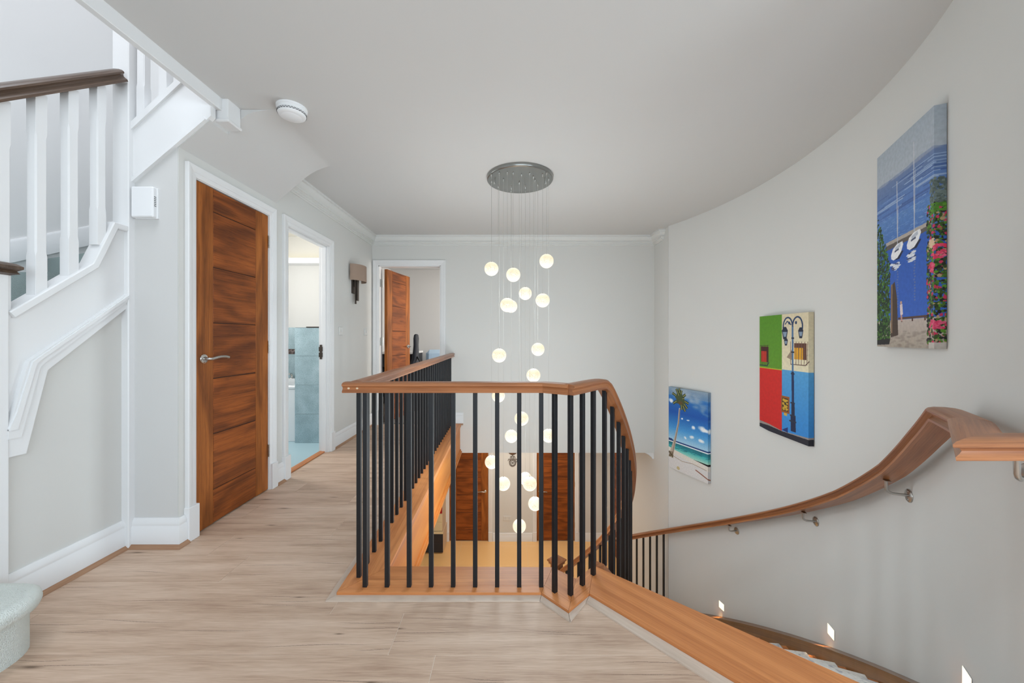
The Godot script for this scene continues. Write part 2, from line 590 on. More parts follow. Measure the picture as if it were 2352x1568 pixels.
func print_palm() -> ImageTexture:
	var p := Print.new(360, 560)
	p.band(0.0, 0.10, c8(140, 158, 174), c8(92, 132, 172))
	p.band(0.10, 0.30, c8(40, 110, 180), c8(14, 84, 168))
	p.band(0.30, 0.50, c8(14, 84, 168), c8(70, 150, 212))
	p.band(0.50, 0.65, c8(70, 150, 212), c8(168, 206, 228))
	rng.seed = 5
	for n in 70:
		var u := rng.randf_range(0.1, 1.05)
		var v := rng.randf_range(0.02, 0.12) + maxf(0, u - 0.45) * rng.randf_range(0.0, 0.42)
		p.oval(u, v, rng.randf_range(0.05, 0.13), rng.randf_range(0.015, 0.045), Color(0.66, 0.71, 0.76, 0.34), 0.9)
	for q in [[0.06, 0.17, 0.07, 0.04], [0.34, 0.36, 0.03, 0.016], [0.49, 0.36, 0.04, 0.012], [0.61, 0.43, 0.06, 0.026], [0.80, 0.42, 0.09, 0.04], [0.86, 0.43, 0.12, 0.03], [0.98, 0.43, 0.05, 0.04], [0.57, 0.545, 0.06, 0.025], [0.78, 0.555, 0.075, 0.03], [0.42, 0.575, 0.04, 0.02]]:
		for n in 6:
			p.oval(q[0] + rng.randf_range(-0.5, 0.5) * q[2], q[1] + rng.randf_range(-0.4, 0.3) * q[3], q[2] * 0.7, q[3] * 0.7, Color(0.93, 0.94, 0.95, 0.55), 0.6)
	p.poly([[0, 0.635], [0.08, 0.633], [0.14, 0.652], [0, 0.652]], c8(30, 62, 110))
	p.band(0.648, 0.664, c8(20, 54, 116), c8(30, 70, 130))
	p.band(0.664, 0.676, c8(236, 240, 242), c8(220, 234, 236))
	p.band(0.676, 0.72, c8(28, 112, 128), c8(40, 150, 160))
	p.band(0.72, 0.79, c8(60, 176, 178), c8(168, 214, 196))
	for n in 70:
		var u := rng.randf()
		var v := rng.randf_range(0.68, 0.74)
		p.rect(u, v, u + rng.randf_range(0.03, 0.12), v + 0.003, c8(22, 92, 108))
	p.poly([[0, 0.745], [0.15, 0.76], [0.5, 0.785], [1, 0.815], [1, 1], [0, 1]], c8(222, 214, 204))
	p.poly([[0, 0.80], [0.4, 0.83], [1, 0.87], [1, 1], [0, 1]], c8(214, 210, 208))
	p.line([[0.10, 0.84], [0.35, 0.865], [0.6, 0.845], [0.8, 0.855], [0.9, 0.86]], 0.008, c8(150, 124, 96))
	p.line([[0.66, 0.90], [0.80, 0.925], [1.0, 0.965]], 0.018, c8(142, 84, 62))
	p.oval(0.25, 0.965, 0.04, 0.02, c8(196, 178, 130))
	p.poly([[0.0, 0.86], [0.03, 0.815], [0.16, 0.60], [0.235, 0.42], [0.27, 0.24], [0.30, 0.24], [0.275, 0.42], [0.20, 0.62], [0.13, 0.82], [0.12, 0.87]], c8(186, 172, 156))
	p.line([[0.29, 0.25], [0.262, 0.42], [0.185, 0.61], [0.10, 0.83]], 0.012, c8(120, 104, 92))
	for n in 40:
		var k := rng.randf()
		p.oval(0.01 + 0.10 * rng.randf(), 0.80 + 0.06 * k, 0.012, 0.008, c8(92, 78, 56))
	for f in [[-0.10, -0.15], [-0.03, -0.16], [0.03, -0.14], [0.13, -0.10], [-0.20, -0.09], [-0.18, 0.035], [0.20, 0.0], [0.17, 0.06], [0.12, 0.10], [0.04, 0.09], [-0.06, -0.10], [0.10, -0.05]]:
		var e := [0.30 + f[0], 0.165 + f[1]]
		var md := [0.30 + f[0] * 0.55, 0.165 + f[1] * 0.55 - 0.018]
		p.line([[0.30, 0.165], md, e], 0.05, c8(44, 56, 40))
		p.line([[0.30, 0.165], md], 0.075, c8(66, 80, 46))
		p.line([md, e], 0.014, c8(150, 152, 84))
	p.oval(0.30, 0.175, 0.06, 0.022, c8(92, 74, 40))
	p.grain(9, 0.09, 0.06)
	return p.tex()

func print_lamp() -> ImageTexture:
	var p := Print.new(360, 600)
	var ink := c8(34, 42, 62)
	p.band(0, 0.457, c8(84, 140, 30), c8(94, 146, 36), 0.0, 0.47)
	p.band(0.457, 1.0, c8(206, 36, 28), c8(198, 28, 24), 0.0, 0.47)
	p.band(0, 0.452, c8(214, 200, 168), c8(226, 216, 184), 0.47, 1.0)
	p.band(0.452, 1.0, c8(82, 156, 208), c8(42, 128, 204), 0.47, 1.0)
	p.rect(0.0, 0.452, 0.47, 0.46, c8(180, 176, 50))
	p.rect(0.04, 0.27, 0.20, 0.405, c8(70, 30, 26))
	p.rect(0.045, 0.31, 0.155, 0.405, c8(206, 52, 34))
	for k in 6:
		p.line([[0.0 + 0.035 * k, 0.262], [0.0 + 0.035 * k, 0.44]], 0.006, c8(60, 30, 26))
	p.line([[0.0, 0.436], [0.17, 0.436], [0.21, 0.405]], 0.012, ink)
	p.line([[0.02, 0.262], [0.2, 0.258]], 0.01, c8(70, 90, 30))
	p.rect(0.695, 0.235, 0.90, 0.36, c8(96, 58, 44))
	p.rect(0.70, 0.27, 0.84, 0.36, c8(222, 160, 36))
	p.line([[0.77, 0.24], [0.77, 0.36]], 0.01, c8(90, 60, 30))
	for k in 7:
		p.line([[0.63 + 0.048 * k, 0.222], [0.63 + 0.046 * k, 0.40]], 0.006, c8(110, 84, 72))
	p.line([[0.63, 0.402], [0.88, 0.402], [0.94, 0.37]], 0.012, c8(110, 84, 72))
	p.poly([[0.56, 0.35], [0.66, 0.28], [0.66, 0.37]], c8(150, 130, 110))
	var post := c8(40, 62, 96)
	p.line([[0.665, 0.10], [0.668, 0.46]], 0.026, c8(70, 110, 150))
	p.line([[0.668, 0.46], [0.672, 0.76]], 0.04, c8(30, 46, 86))
	p.line([[0.672, 0.70], [0.674, 0.84]], 0.055, c8(28, 34, 62))
	p.line([[0.674, 0.80], [0.678, 0.93]], 0.085, c8(26, 32, 66))
	for q in [[0.30, 0.05], [0.47, 0.06], [0.70, 0.075], [0.80, 0.10], [0.845, 0.12], [0.19, 0.045]]:
		p.rect(0.668 - q[1] / 2, q[0], 0.668 + q[1] / 2, q[0] + 0.012, ink)
	for sx in [-1.0, 1.0]:
		var pts := []
		for k in 13:
			var t := PI * 1.25 * k / 12.0
			pts.append([0.665 + sx * (0.085 - 0.085 * cos(t)), 0.105 - 0.075 * sin(t)])
		p.line(pts, 0.02, post)
		p.oval(0.665 + sx * 0.06, 0.075, 0.018, 0.012, post)
	p.line([[0.53, 0.085], [0.57, 0.06], [0.64, 0.09]], 0.014, post)
	for q in [[0.525, 0.155, 0.055, 0.05], [0.545, 0.225, 0.035, 0.03], [0.805, 0.155, 0.042, 0.042]]:
		p.poly([[q[0] - q[2], q[1] - q[3] * 0.4], [q[0] - q[2] * 0.4, q[1] - q[3]], [q[0] + q[2] * 0.4, q[1] - q[3]], [q[0] + q[2], q[1] - q[3] * 0.4], [q[0] + q[2] * 0.5, q[1] + q[3]], [q[0] - q[2] * 0.5, q[1] + q[3]]], ink)
		p.poly([[q[0] - q[2] * 0.7, q[1] - q[3] * 0.2], [q[0] + q[2] * 0.7, q[1] - q[3] * 0.2], [q[0] + q[2] * 0.35, q[1] + q[3] * 0.6], [q[0] - q[2] * 0.35, q[1] + q[3] * 0.6]], c8(132, 150, 170))
	p.rect(0.455, 0.665, 0.61, 0.80, c8(146, 84, 34))
	p.rect(0.48, 0.682, 0.585, 0.785, c8(44, 36, 22))
	rng.seed = 8
	for n in 26:
		p.oval(rng.randf_range(0.495, 0.57), rng.randf_range(0.69, 0.775), 0.02, 0.008, c8(196, 158, 50))
	p.rect(0.51, 0.80, 0.565, 0.822, c8(206, 164, 60))
	p.poly([[0, 0.93], [0.2, 0.935], [0.47, 0.955], [1, 0.935], [1, 1], [0, 1]], c8(150, 138, 132))
	p.poly([[0, 0.955], [0.2, 0.95], [0.47, 0.958], [0.72, 0.955], [1, 0.95], [1, 1], [0, 1]], c8(30, 30, 42))
	p.poly([[0.47, 0.945], [0.58, 0.91], [0.58, 0.955]], c8(24, 46, 110))
	p.poly([[0, 0.985], [0.24, 1], [0, 1]], c8(206, 206, 206))
	p.grain(15, 0.05, 0.05)
	return p.tex()

func print_harbour() -> ImageTexture:
	var p := Print.new(360, 640)
	p.band(0.0, 0.19, c8(166, 176, 186), c8(176, 184, 192))
	p.band(0.17, 0.26, c8(110, 130, 168), c8(92, 120, 168))
	p.band(0.26, 0.36, c8(96, 128, 182), c8(84, 122, 186))
	p.band(0.36, 0.50, c8(92, 132, 190), c8(70, 112, 180))
	p.band(0.50, 0.87, c8(44, 92, 178), c8(52, 98, 190))
	rng.seed = 21
	for n in 40:
		var v := rng.randf_range(0.19, 0.34)
		var u := rng.randf_range(-0.2, 0.9)
		p.rect(u, v, u + rng.randf_range(0.2, 0.7), v + rng.randf_range(0.002, 0.006), c8(150, 172, 204) if n % 2 else c8(72, 100, 156))
	for n in 160:
		var v := rng.randf_range(0.34, 0.48)
		var u := rng.randf()
		p.rect(u, v, u + 0.05, v + 0.002, c8(118, 152, 200))
	for n in 14:
		p.oval(rng.randf_range(0, 1), rng.randf_range(0.166, 0.176), 0.1, 0.008, c8(140, 152, 176), 0.5)
	p.poly([[0.18, 0.475], [0.88, 0.465], [0.9, 0.485], [0.2, 0.50]], c8(176, 166, 156))
	p.poly([[0.18, 0.492], [0.9, 0.482], [0.9, 0.50], [0.2, 0.515]], c8(96, 88, 84))
	for b in [[0.36, 0.535, 0.20], [0.63, 0.515, 0.08]]:
		p.line([[b[0] + 0.03, b[1] - 0.02], [b[0] + 0.02, b[2]]], 0.009, c8(196, 198, 204))
		p.line([[b[0] + 0.03, b[1] - 0.03], [b[0] + 0.045, b[2] + 0.12]], 0.004, c8(170, 180, 196))
		p.poly([[b[0] - 0.085, b[1] + 0.012], [b[0] - 0.05, b[1] - 0.016], [b[0] + 0.02, b[1] - 0.032], [b[0] + 0.11, b[1] - 0.036], [b[0] + 0.125, b[1] - 0.020], [b[0] + 0.09, b[1] + 0.012], [b[0] + 0.03, b[1] + 0.034], [b[0] - 0.04, b[1] + 0.040], [b[0] - 0.08, b[1] + 0.030]], c8(236, 236, 238))
		p.poly([[b[0] - 0.04, b[1] + 0.040], [b[0] + 0.03, b[1] + 0.034], [b[0] + 0.10, b[1] + 0.008], [b[0] + 0.13, b[1] + 0.010], [b[0] + 0.06, b[1] + 0.042]], c8(28, 34, 60))
		p.line([[b[0] - 0.01, b[1] - 0.010], [b[0] + 0.08, b[1] - 0.024]], 0.03, c8(190, 196, 208))
		p.line([[b[0] - 0.02, b[1]], [b[0] + 0.05, b[1] - 0.006]], 0.014, c8(74, 80, 104))
		for n in 26:
			var f := rng.randf()
			p.oval(b[0] - 0.01 + rng.randf_range(-0.07, 0.07) * (1.0 - f * 0.5), b[1] + 0.052 + 0.04 * f, rng.randf_range(0.02, 0.05), 0.004, c8(218, 222, 230) if n % 4 else c8(60, 70, 110))
		for n in 14: p.oval(b[0] + 0.03 + rng.randf_range(-0.008, 0.008), b[1] + 0.10 + 0.013 * n, 0.012, 0.004, c8(96, 116, 168))
	p.band(0.868, 1.0, c8(190, 176, 166), c8(168, 156, 142))
	for n in 90:
		p.oval(rng.randf(), rng.randf_range(0.92, 1.0), 0.04, 0.006, Color(0.55, 0.50, 0.46, 0.4), 0.5)
	p.rect(0.40, 0.856, 0.86, 0.866, c8(92, 64, 50))
	for u in [0.45, 0.62, 0.80]: p.rect(u, 0.86, u + 0.02, 0.878, c8(84, 58, 46))
	p.line([[0.45, 0.795], [0.46, 0.845]], 0.04, c8(222, 206, 206))
	p.oval(0.45, 0.787, 0.018, 0.008, c8(196, 160, 140))
	p.line([[0.455, 0.845], [0.46, 0.875]], 0.022, c8(198, 150, 140))
	p.poly([[0.27, 0.70], [0.34, 0.68], [0.38, 0.76], [0.40, 0.94], [0.27, 0.95]], c8(72, 56, 46))
	p.line([[0.29, 0.69], [0.285, 0.93]], 0.022, c8(140, 112, 86))
	for n in 1300:
		var v := 0.33 + 0.64 * sqrt(rng.randf())
		var wd := clampf((v - 0.30) * 0.9, 0.04, 0.25)
		var g := rng.randf()
		p.oval(rng.randf() * wd, v, rng.randf_range(0.006, 0.02), rng.randf_range(0.003, 0.009), c8(18, 40, 20).lerp(c8(86, 140, 40), g * g))
	p.poly([[0, 0.965], [0.26, 0.955], [0.24, 0.985], [0, 0.99]], c8(34, 32, 34))
	for n in 1100:
		var v := rng.randf_range(0.30, 0.985)
		var u := rng.randf_range(0.84 if v > 0.4 else 0.88, 1.0)
		var pick := rng.randf()
		var c := c8(24, 30, 20).lerp(c8(92, 150, 36), rng.randf())
		if v < 0.40: c = c8(70, 84, 80).lerp(c8(120, 134, 130), rng.randf())
		elif pick > 0.88: c = c8(200, 50, 88)
		elif pick > 0.80: c = c8(178, 150, 110)
		elif pick > 0.66: c = c8(26, 22, 24)
		p.oval(u, v, rng.randf_range(0.005, 0.016), rng.randf_range(0.003, 0.008), c)
	for q in [[0.95, 0.42, 0.06, 0.02, 92, 150, 40], [0.96, 0.60, 0.07, 0.03, 222, 44, 86], [0.90, 0.66, 0.03, 0.02, 210, 40, 84], [0.93, 0.90, 0.06, 0.022, 214, 52, 96], [0.90, 0.56, 0.03, 0.018, 214, 190, 150]]:
		for n in 34:
			var d := Vector2.from_angle(rng.randf() * TAU) * sqrt(rng.randf())
			p.oval(q[0] + d.x * q[2], q[1] + d.y * q[3], 0.014, 0.005, c8(q[4], q[5], q[6]).lerp(c8(255, 190, 200) if q[4] > 150 else c8(30, 60, 20), rng.randf() * 0.4))
	p.band(0.972, 1.0, c8(196, 188, 180), c8(186, 178, 168), 0.86, 1.0)
	p.grain(33, 0.06, 0.06)
	return p.tex()

# ---------------------------------------------------------------- shared profiles
func rail_profile(k := 1.0, ky := 1.0) -> Array:
	var pts := [[0.031, 0.0], [0.032, 0.008], [0.027, 0.013], [0.024, 0.019], [0.027, 0.026], [0.035, 0.030], [0.0355, 0.036], [0.031, 0.041], [0.020, 0.0445], [0.0, 0.046]]
	var out := []
	for p in pts: out.append(Vector2(p[0] * k, p[1] * k * ky))
	for i in range(pts.size() - 2, -1, -1): out.append(Vector2(-pts[i][0] * k, pts[i][1] * k * ky))
	return out

# skirting seen in section: x off the wall (to the right of travel), y up
func skirt_profile(h := 0.134, t := 0.02) -> Array:
	return [Vector2(-0.005, 0.0), Vector2(t, 0.0), Vector2(t, h - 0.045), Vector2(t * 0.8, h - 0.040), Vector2(t * 0.8, h - 0.034), Vector2(t * 0.85, h - 0.022), Vector2(t * 0.5, h - 0.008), Vector2(t * 0.35, h), Vector2(-0.005, h)]

func flip(p: Array) -> Array:
	var out := []
	for i in range(p.size() - 1, -1, -1): out.append(Vector2(-p[i].x, p[i].y))
	return out

# architrave round an opening: path up, across and down in the wall's plane; out = normal of the wall
func architrave(parent: Node3D, called: String, path: Array, out: Vector3, w := 0.062):
	var mb := MB.new()
	# x runs outward from the opening, y off the wall
	var p := [Vector2(0, -0.004), Vector2(0, 0.008), Vector2(0.006, 0.012), Vector2(w * 0.36, 0.013), Vector2(w * 0.40, 0.016), Vector2(w * 0.58, 0.017), Vector2(w * 0.66, 0.020), Vector2(w - 0.003, 0.021), Vector2(w, 0.018), Vector2(w, -0.004)]
	var t: Vector3 = (path[1] - path[0]).normalized()
	var side := t.cross(out)
	var mid: Vector3 = (path[1] + path[2]) * 0.5
	if side.dot(mid - path[0]) > 0: p = flip(p)
	mb.sweep(path, p, out)
	return part(called, mb, M.white, parent)

# ---------------------------------------------------------------- the scene
func _ready():
	setup_view()
	materials()
	shell()
	floors()
	ceilings()
	left_trim()
	doors()
	lower_hall()
	bathroom()
	bedroom()
	curb_and_fascia()
	curved_stair()
	balustrade()
	wall_rail()
	white_stair()
	chandelier()
	fittings()
	pictures()

func setup_view():
	var cam := Camera3D.new()
	cam.name = "camera"
	cam.projection = Camera3D.PROJECTION_FRUSTUM
	cam.keep_aspect = Camera3D.KEEP_HEIGHT
	cam.near = 0.05
	cam.far = 60.0
	cam.size = 0.05 * 1568.0 / 860.0
	cam.frustum_offset = Vector2(4.0, -8.0) / 860.0 * 0.05
	cam.position = V(0, 1.105, 0)
	add_child(cam)
	cam.current = true
	var we := WorldEnvironment.new()
	var e := Environment.new()
	var sky := Sky.new()
	var sm := ProceduralSkyMaterial.new()
	sm.sky_top_color = c8(150, 180, 215)
	sm.sky_horizon_color = c8(214, 222, 230)
	sm.ground_bottom_color = c8(120, 118, 110)
	sm.ground_horizon_color = c8(190, 195, 198)
	sky.sky_material = sm
	e.background_mode = Environment.BG_SKY
	e.sky = sky
	e.background_energy_multiplier = 1.6
	e.tonemap_mode = Environment.TONE_MAPPER_LINEAR
	e.tonemap_exposure = 1.0
	e.sdfgi_enabled = true
	e.ssao_enabled = true
	e.ssil_enabled = true
	we.environment = e
	we.name = "world"
	add_child(we)
	# unseen light sources, placed to brighten the landing, the upper stair and two rooms
	area("unseen_window_daylight", V(0.25, 1.5, -1.50), Vector2(3.0, 1.3), Vector3(0, 0, 0), c8(227, 243, 255), 5.9)  # out of view behind the camera, placed to light the landing
	area("added_side_fill", V(2.2, 1.5, -0.5), Vector2(1.3, 1.3), Vector3(0, 90, 0), c8(227, 243, 255), 4.0)  # fill added at the right to brighten the left wall
	area("unseen_stairwell_daylight", V(-1.6, 4.86, 0.6), Vector2(1.8, 1.9), Vector3(-90, 0, 0), c8(246, 250, 255), 7.6)  # out of view above, placed to light the upper stairwell
	area("unseen_bedroom_light", V(1.3, 1.5, 5.5), Vector2(1.1, 1.2), Vector3(0, 45, 0), c8(255, 249, 240), 9.0)  # bare light out of view, placed to light the bedroom
	area("unseen_bathroom_light", V(-3.2, 1.75, 3.6), Vector2(0.8, 0.8), Vector3(0, -90, 0), c8(252, 251, 248), 2.7)  # bare light out of view, placed to light the bathroom

func area(called: String, at: Vector3, size: Vector2, rot: Vector3, c: Color, e: float):
	var l := AreaLight3D.new()
	l.name = called
	l.area_size = size
	l.position = at
	l.rotation_degrees = rot
	l.light_color = c
	l.light_energy = e
	l.area_range = 20.0
	l.shadow_enabled = true
	add_child(l)

func omni(parent: Node3D, at: Vector3, c: Color, e: float, size := 0.05):
	var l := OmniLight3D.new()
	l.name = "bulb"
	l.position = at - where(parent)
	l.light_color = c
	l.light_energy = e
	l.light_size = size
	l.omni_range = 15.0
	l.omni_attenuation = 2.0
	l.shadow_enabled = true
	parent.add_child(l, true)

# outline of the floor's opening over the stair, in (x, d)
func void_outline(grow: float) -> PackedVector2Array:
	# grow 0: edge of the wooden curb; grow 1: outer edge of its pale border
	var a := PackedVector2Array()
	if grow > 0.5:
		a.append_array([Vector2(-0.831, 4.9), Vector2(-0.775, 1.568), Vector2(0.124, 1.568), Vector2(0.233, 1.453), Vector2(0.316, 1.560)])
		a.append(arc2(-47.8, RW + 0.3))
	else:
		a.append_array([Vector2(-0.801, 4.9), Vector2(-0.745, 1.604), Vector2(0.133, 1.604), Vector2(0.233, 1.497), Vector2(0.337, 1.600)])
		a.append(arc2(-46.6, RW + 0.3))
	a.append_array([arc2(-20, RW + 0.7), arc2(15, RW + 0.7), Vector2(2.6, 4.9)])
	return a

func shell():
	# left wall with its two doorways
	var mb := MB.new()
	for q in [[1.99, 2.087, 0, 2.13], [2.087, 2.735, 2.0, 2.13], [2.735, 2.81, 0, 2.13], [2.81, 2.955, 0, 2.42], [2.955, 3.64, 2.0, 2.42], [3.64, DB, 0, 2.42]]:
		mb.span(XL - 0.09, XL, q[2], q[3], q[0], q[1])
	struct("wall_left", mb, M.wall, "pale grey left wall with two doorways")
	mb = MB.new()   # the pier beside the closed door, and the panel below the white stair
	mb.span(-2.07, XL - 0.003, 0, 2.17, 1.988, 2.06)
	struct("wall_pier", mb, M.pier, "short pale wall facing the camera left of the closed walnut door")
	mb = MB.new()
	mb.prism(PackedVector2Array([Vector2(1.40, 0), Vector2(1.99, 0), Vector2(1.99, 1.64), Vector2(1.89, 1.64), Vector2(1.794, 1.42), Vector2(1.40, 1.08)]), Vector3.FORWARD, Vector3.UP, Vector3.RIGHT, -2.07, -2.03)
	mb.span(-2.07, -2.03, 0, 1.08, -1.7, 1.40)
	struct("wall_stair_side", mb, M.wall, "grey panel below the white staircase")
	# back wall: doorway to the bedroom, down to the ceiling of the hall below
	mb = MB.new()
	for q in [[-3.4, -1.68, 0, 2.42], [-1.68, -0.893, 2.03, 2.42], [-0.893, -0.67, 0.0, 2.42], [-0.67, 1.86, -0.36, 2.42]]:
		mb.span(q[0], q[1], q[2], q[3], DB, DB + 0.11)
	struct("wall_back", mb, M.wall, "pale grey back wall above the stair void")
	mb = MB.new()   # the short return between the back wall and the curved wall
	mb.span(1.84, 1.96, LOW, 2.42, 4.36, DB + 0.11)
	mb.span(1.84, 1.96, LOW, -0.36, DB + 0.11, DL + 0.1)
	struct("wall_return", mb, M.wall, "narrow pale return wall at the end of the curved wall")
	# the curved wall, with thickness, and its straight run on behind the camera
	mb = MB.new()
	var inner := []
	var outer := []
	for k in 73:
		var t := 25.0 - k
		if t < -40.5: break
		inner.append([arc(t, RW, LOW), arc(t, RW, 2.42)])
		outer.append([arc(t, RW + 0.12, LOW), arc(t, RW + 0.12, 2.42)])
	for i in inner.size() - 1:
		var n0 := (arc(25.0 - i, 0, 0) - arc(25.0 - i, 1, 0))
		var n1 := (arc(24.0 - i, 0, 0) - arc(24.0 - i, 1, 0))
		mb.tri(inner[i][0], inner[i][1], inner[i + 1][1], n0, n0, n1, Vector2.ZERO, Vector2.ZERO, Vector2.ZERO)
		mb.tri(inner[i][0], inner[i + 1][1], inner[i + 1][0], n0, n1, n1, Vector2.ZERO, Vector2.ZERO, Vector2.ZERO)
		mb.tri(outer[i][0], outer[i][1], outer[i + 1][1], -n0, -n0, -n1, Vector2.ZERO, Vector2.ZERO, Vector2.ZERO)
		mb.tri(outer[i][0], outer[i + 1][1], outer[i + 1][0], -n0, -n1, -n1, Vector2.ZERO, Vector2.ZERO, Vector2.ZERO)
	var e0 := arc(25, 1, 0) - arc(25, 0, 0)
	mb.quad(inner[0][0], inner[0][1], outer[0][1], outer[0][0], Vector3(-e0.z, 0, e0.x) * -1.0)
	var li: Vector3 = inner[inner.size() - 1][0]
	mb.span(li.x + 0.0004, 2.42, LOW, 2.42, -li.z - 0.1, -li.z)
	for q in [[-1.7, -1.15, -0.3, 2.42], [0.15, -li.z, -0.3, 2.42], [-1.15, 0.15, -0.3, 0.80], [-1.15, 0.15, 2.15, 2.42]]: mb.span(2.30, 2.42, q[2], q[3], q[0], q[1])  # opening left for the added side window
	struct("wall_right", mb, M.wall, "tall curved white wall sweeping round the stair")
	# the room behind the camera, with an unseen window placed to light the landing
	mb = MB.new()
	for q in [[-3.05, -1.30, -0.3, 5.0], [-1.30, 1.8, -0.3, 0.80], [-1.30, 1.8, 2.15, 2.6], [1.8, 2.42, -0.3, 2.6], [-1.30, -0.05, 2.6, 5.0]]:
		mb.span(q[0], q[1], q[2], q[3], -1.72, -1.60)
	struct("wall_front", mb, M.wall, "wall behind the camera with an unseen window placed to light the landing")
	var w := MB.new()
	for x in [-1.30, -0.28, 0.74, 1.74]: w.span(x, x + 0.06, 0.80, 2.15, -1.69, -1.63)
	for y in [0.80, 2.09]: w.span(-1.30, 1.8, y, y + 0.06, -1.69, -1.63)
	struct("unseen_window_1", w, M.white, "white framed window out of view behind the camera, placed to light the landing")
	w = MB.new()
	for d in [-1.15, 0.09]: w.span(2.33, 2.39, 0.80, 2.15, d, d + 0.06)
	for y in [0.80, 2.09]: w.span(2.33, 2.39, y, y + 0.06, -1.15, 0.15)
	struct("added_window_2", w, M.white, "added white side window frame behind the camera for the left wall fill light")  # added frame round the side fill light, out of view
	# the upper stairwell
	mb = MB.new()
	mb.span(-3.07, -2.95, -0.3, 5.0, -1.7, 2.95)
	mb.span(-2.95, -1.85, 0.0, 5.0, 2.81, 2.90)
	mb.span(-1.85, -0.05, 2.6, 5.0, 2.81, 2.90)
	mb.span(-0.17, -0.05, 2.6, 5.0, -1.7, 2.9)
	struct("wall_stairwell", mb, M.cool, "bright walls of the upper stairwell")
	mb = MB.new()
	for q in [[-3.07, -2.55, -1.7, 2.9], [-0.65, -0.05, -1.7, 2.9], [-2.55, -0.65, -1.7, -0.4], [-2.55, -0.65, 1.6, 2.9]]:
		mb.span(q[0], q[1], 5.0, 5.1, q[2], q[3])
	struct("ceiling_stairwell", mb, M.ceil, "unseen roof over the upper stair with an opening for the daylight placed there")  # out of view; its opening admits the daylight placed above

func plank_row(poly: PackedVector2Array) -> Array:
	var out := []
	for q in Geometry2D.offset_polygon(poly, -0.0007):
		if not Geometry2D.is_polygon_clockwise(q) or true: out.append(q)
	return out

func floors():
	var root := thing("floor", "pale greyish oak plank floor of the landing", "", Vector3.ZERO, "", "structure")
	var hole := void_outline(1.0)
	var slab := PackedVector2Array([Vector2(-2.03, -1.7), Vector2(2.35, -1.7), Vector2(2.35, 1.1), Vector2(2.6, 4.8), Vector2(-1.80, 4.8), Vector2(-1.80, 1.99), Vector2(-2.03, 1.99)])
	var base := MB.new()
	var hole0 := void_outline(0.0)
	var under := PackedVector2Array()
	for i in hole0.size():
		under.append(hole0[i])
	# slab below the boards stops short of the curb's inner edge
	var inner := PackedVector2Array([Vector2(-0.655, 4.9), Vector2(-0.60, 1.76), Vector2(0.19, 1.76), Vector2(0.295, 1.68), Vector2(0.38, 1.76), arc2(-42.0, RW + 0.3), arc2(-20, RW + 0.7), arc2(15, RW + 0.7), Vector2(2.7, 4.9)])
	for q in Geometry2D.clip_polygons(slab, inner):
		if q.size() > 2 and not Geometry2D.is_polygon_clockwise(q):
			base.prism(q, Vector3.RIGHT, Vector3.FORWARD, Vector3.UP, -0.35, -0.0014)
	part("slab", base, M.gap, root)
	rng.seed = 77
	var boards := Geometry2D.clip_polygons(slab, hole)
	var pw := 0.1975
	for k in range(-16, 18):
		var d0 := 1.503 + k * pw
		var x := -2.1 - rng.randf_range(0.1, 1.3)
		if k == 0: x = -0.723 - 1.46 * 2
		if k == -1: x = -0.4266 - 1.46 * 2
		while x < 2.3:
			var rect := PackedVector2Array([Vector2(x, d0), Vector2(x + 1.46, d0), Vector2(x + 1.46, d0 + pw), Vector2(x, d0 + pw)])
			var row := rng.randi_range(0, 4)
			var tx := rng.randi_range(0, 1)
			var u0 := rng.randf()
			var lift := rng.randf_range(-0.0003, 0.0003)
			for b in boards:
				if Geometry2D.is_polygon_clockwise(b): continue
				for q in Geometry2D.intersect_polygons(rect, b):
					for r in Geometry2D.offset_polygon(q, -0.0012):
						if r.size() < 3: continue
						var mb := MB.new(Vector3.RIGHT, Vector2(1.0 / 1.7, 0.95 / (5.0 * pw)))
						# each board takes one row of the oak picture
						var n := Vector3.UP
						var ids := Geometry2D.triangulate_polygon(r)
						for i in range(0, ids.size(), 3):
							var pp := []
							var tt := []
							for c in 3:
								var v: Vector2 = r[ids[i + c]]
								pp.append(V(v.x, lift, v.y))
								tt.append(Vector2(v.x / 1.7 + u0, (row + 0.02 + 0.96 * (v.y - d0) / pw) / 5.0))
							mb.tri(pp[0], pp[1], pp[2], n, n, n, tt[0], tt[1], tt[2])
						var ccw := not Geometry2D.is_polygon_clockwise(r)
						for i in r.size():
							var a: Vector2 = r[i]
							var c: Vector2 = r[(i + 1) % r.size()]
							var e := c - a
							var n2 := Vector2(e.y, -e.x).normalized() * (1.0 if ccw else -1.0)
							mb.quad(V(a.x, lift, a.y), V(c.x, lift, c.y), V(c.x, -0.002, c.y), V(a.x, -0.002, a.y), V(n2.x, 0, n2.y))
						part("plank", mb, M.oak[tx], root)
			x += 1.46
	# the pale border laid round the curb
	var o := void_outline(1.0)
	var i0 := void_outline(0.0)
	var bord := thing("trim_1", "pale wooden border strip framing the curb of the stair void", "", Vector3.ZERO, "", "structure")
	for k in 5:
		var a := [o[k], o[k + 1], i0[k + 1], i0[k]]
		if k == 0: a = [Vector2(-0.828, DB), o[1], i0[1], Vector2(-0.798, DB)]
		if k == 4: a = [o[4], arc2(-47.8, RW - 0.005), arc2(-46.6, RW - 0.005), i0[4]]
		var dir: Vector2 = (a[1] - a[0]).normalized()
		var mb := MB.new(V(dir.x, 0, dir.y), Vector2(0.6, 1.0), Vector2(0.13 * k, 0.11 * k + 0.05))
		for q in Geometry2D.offset_polygon(PackedVector2Array(a), -0.0008):
			mb.prism(q, Vector3.RIGHT, Vector3.FORWARD, Vector3.UP, -0.013, 0.005)
		part("border_strip", mb, M.strip, bord)

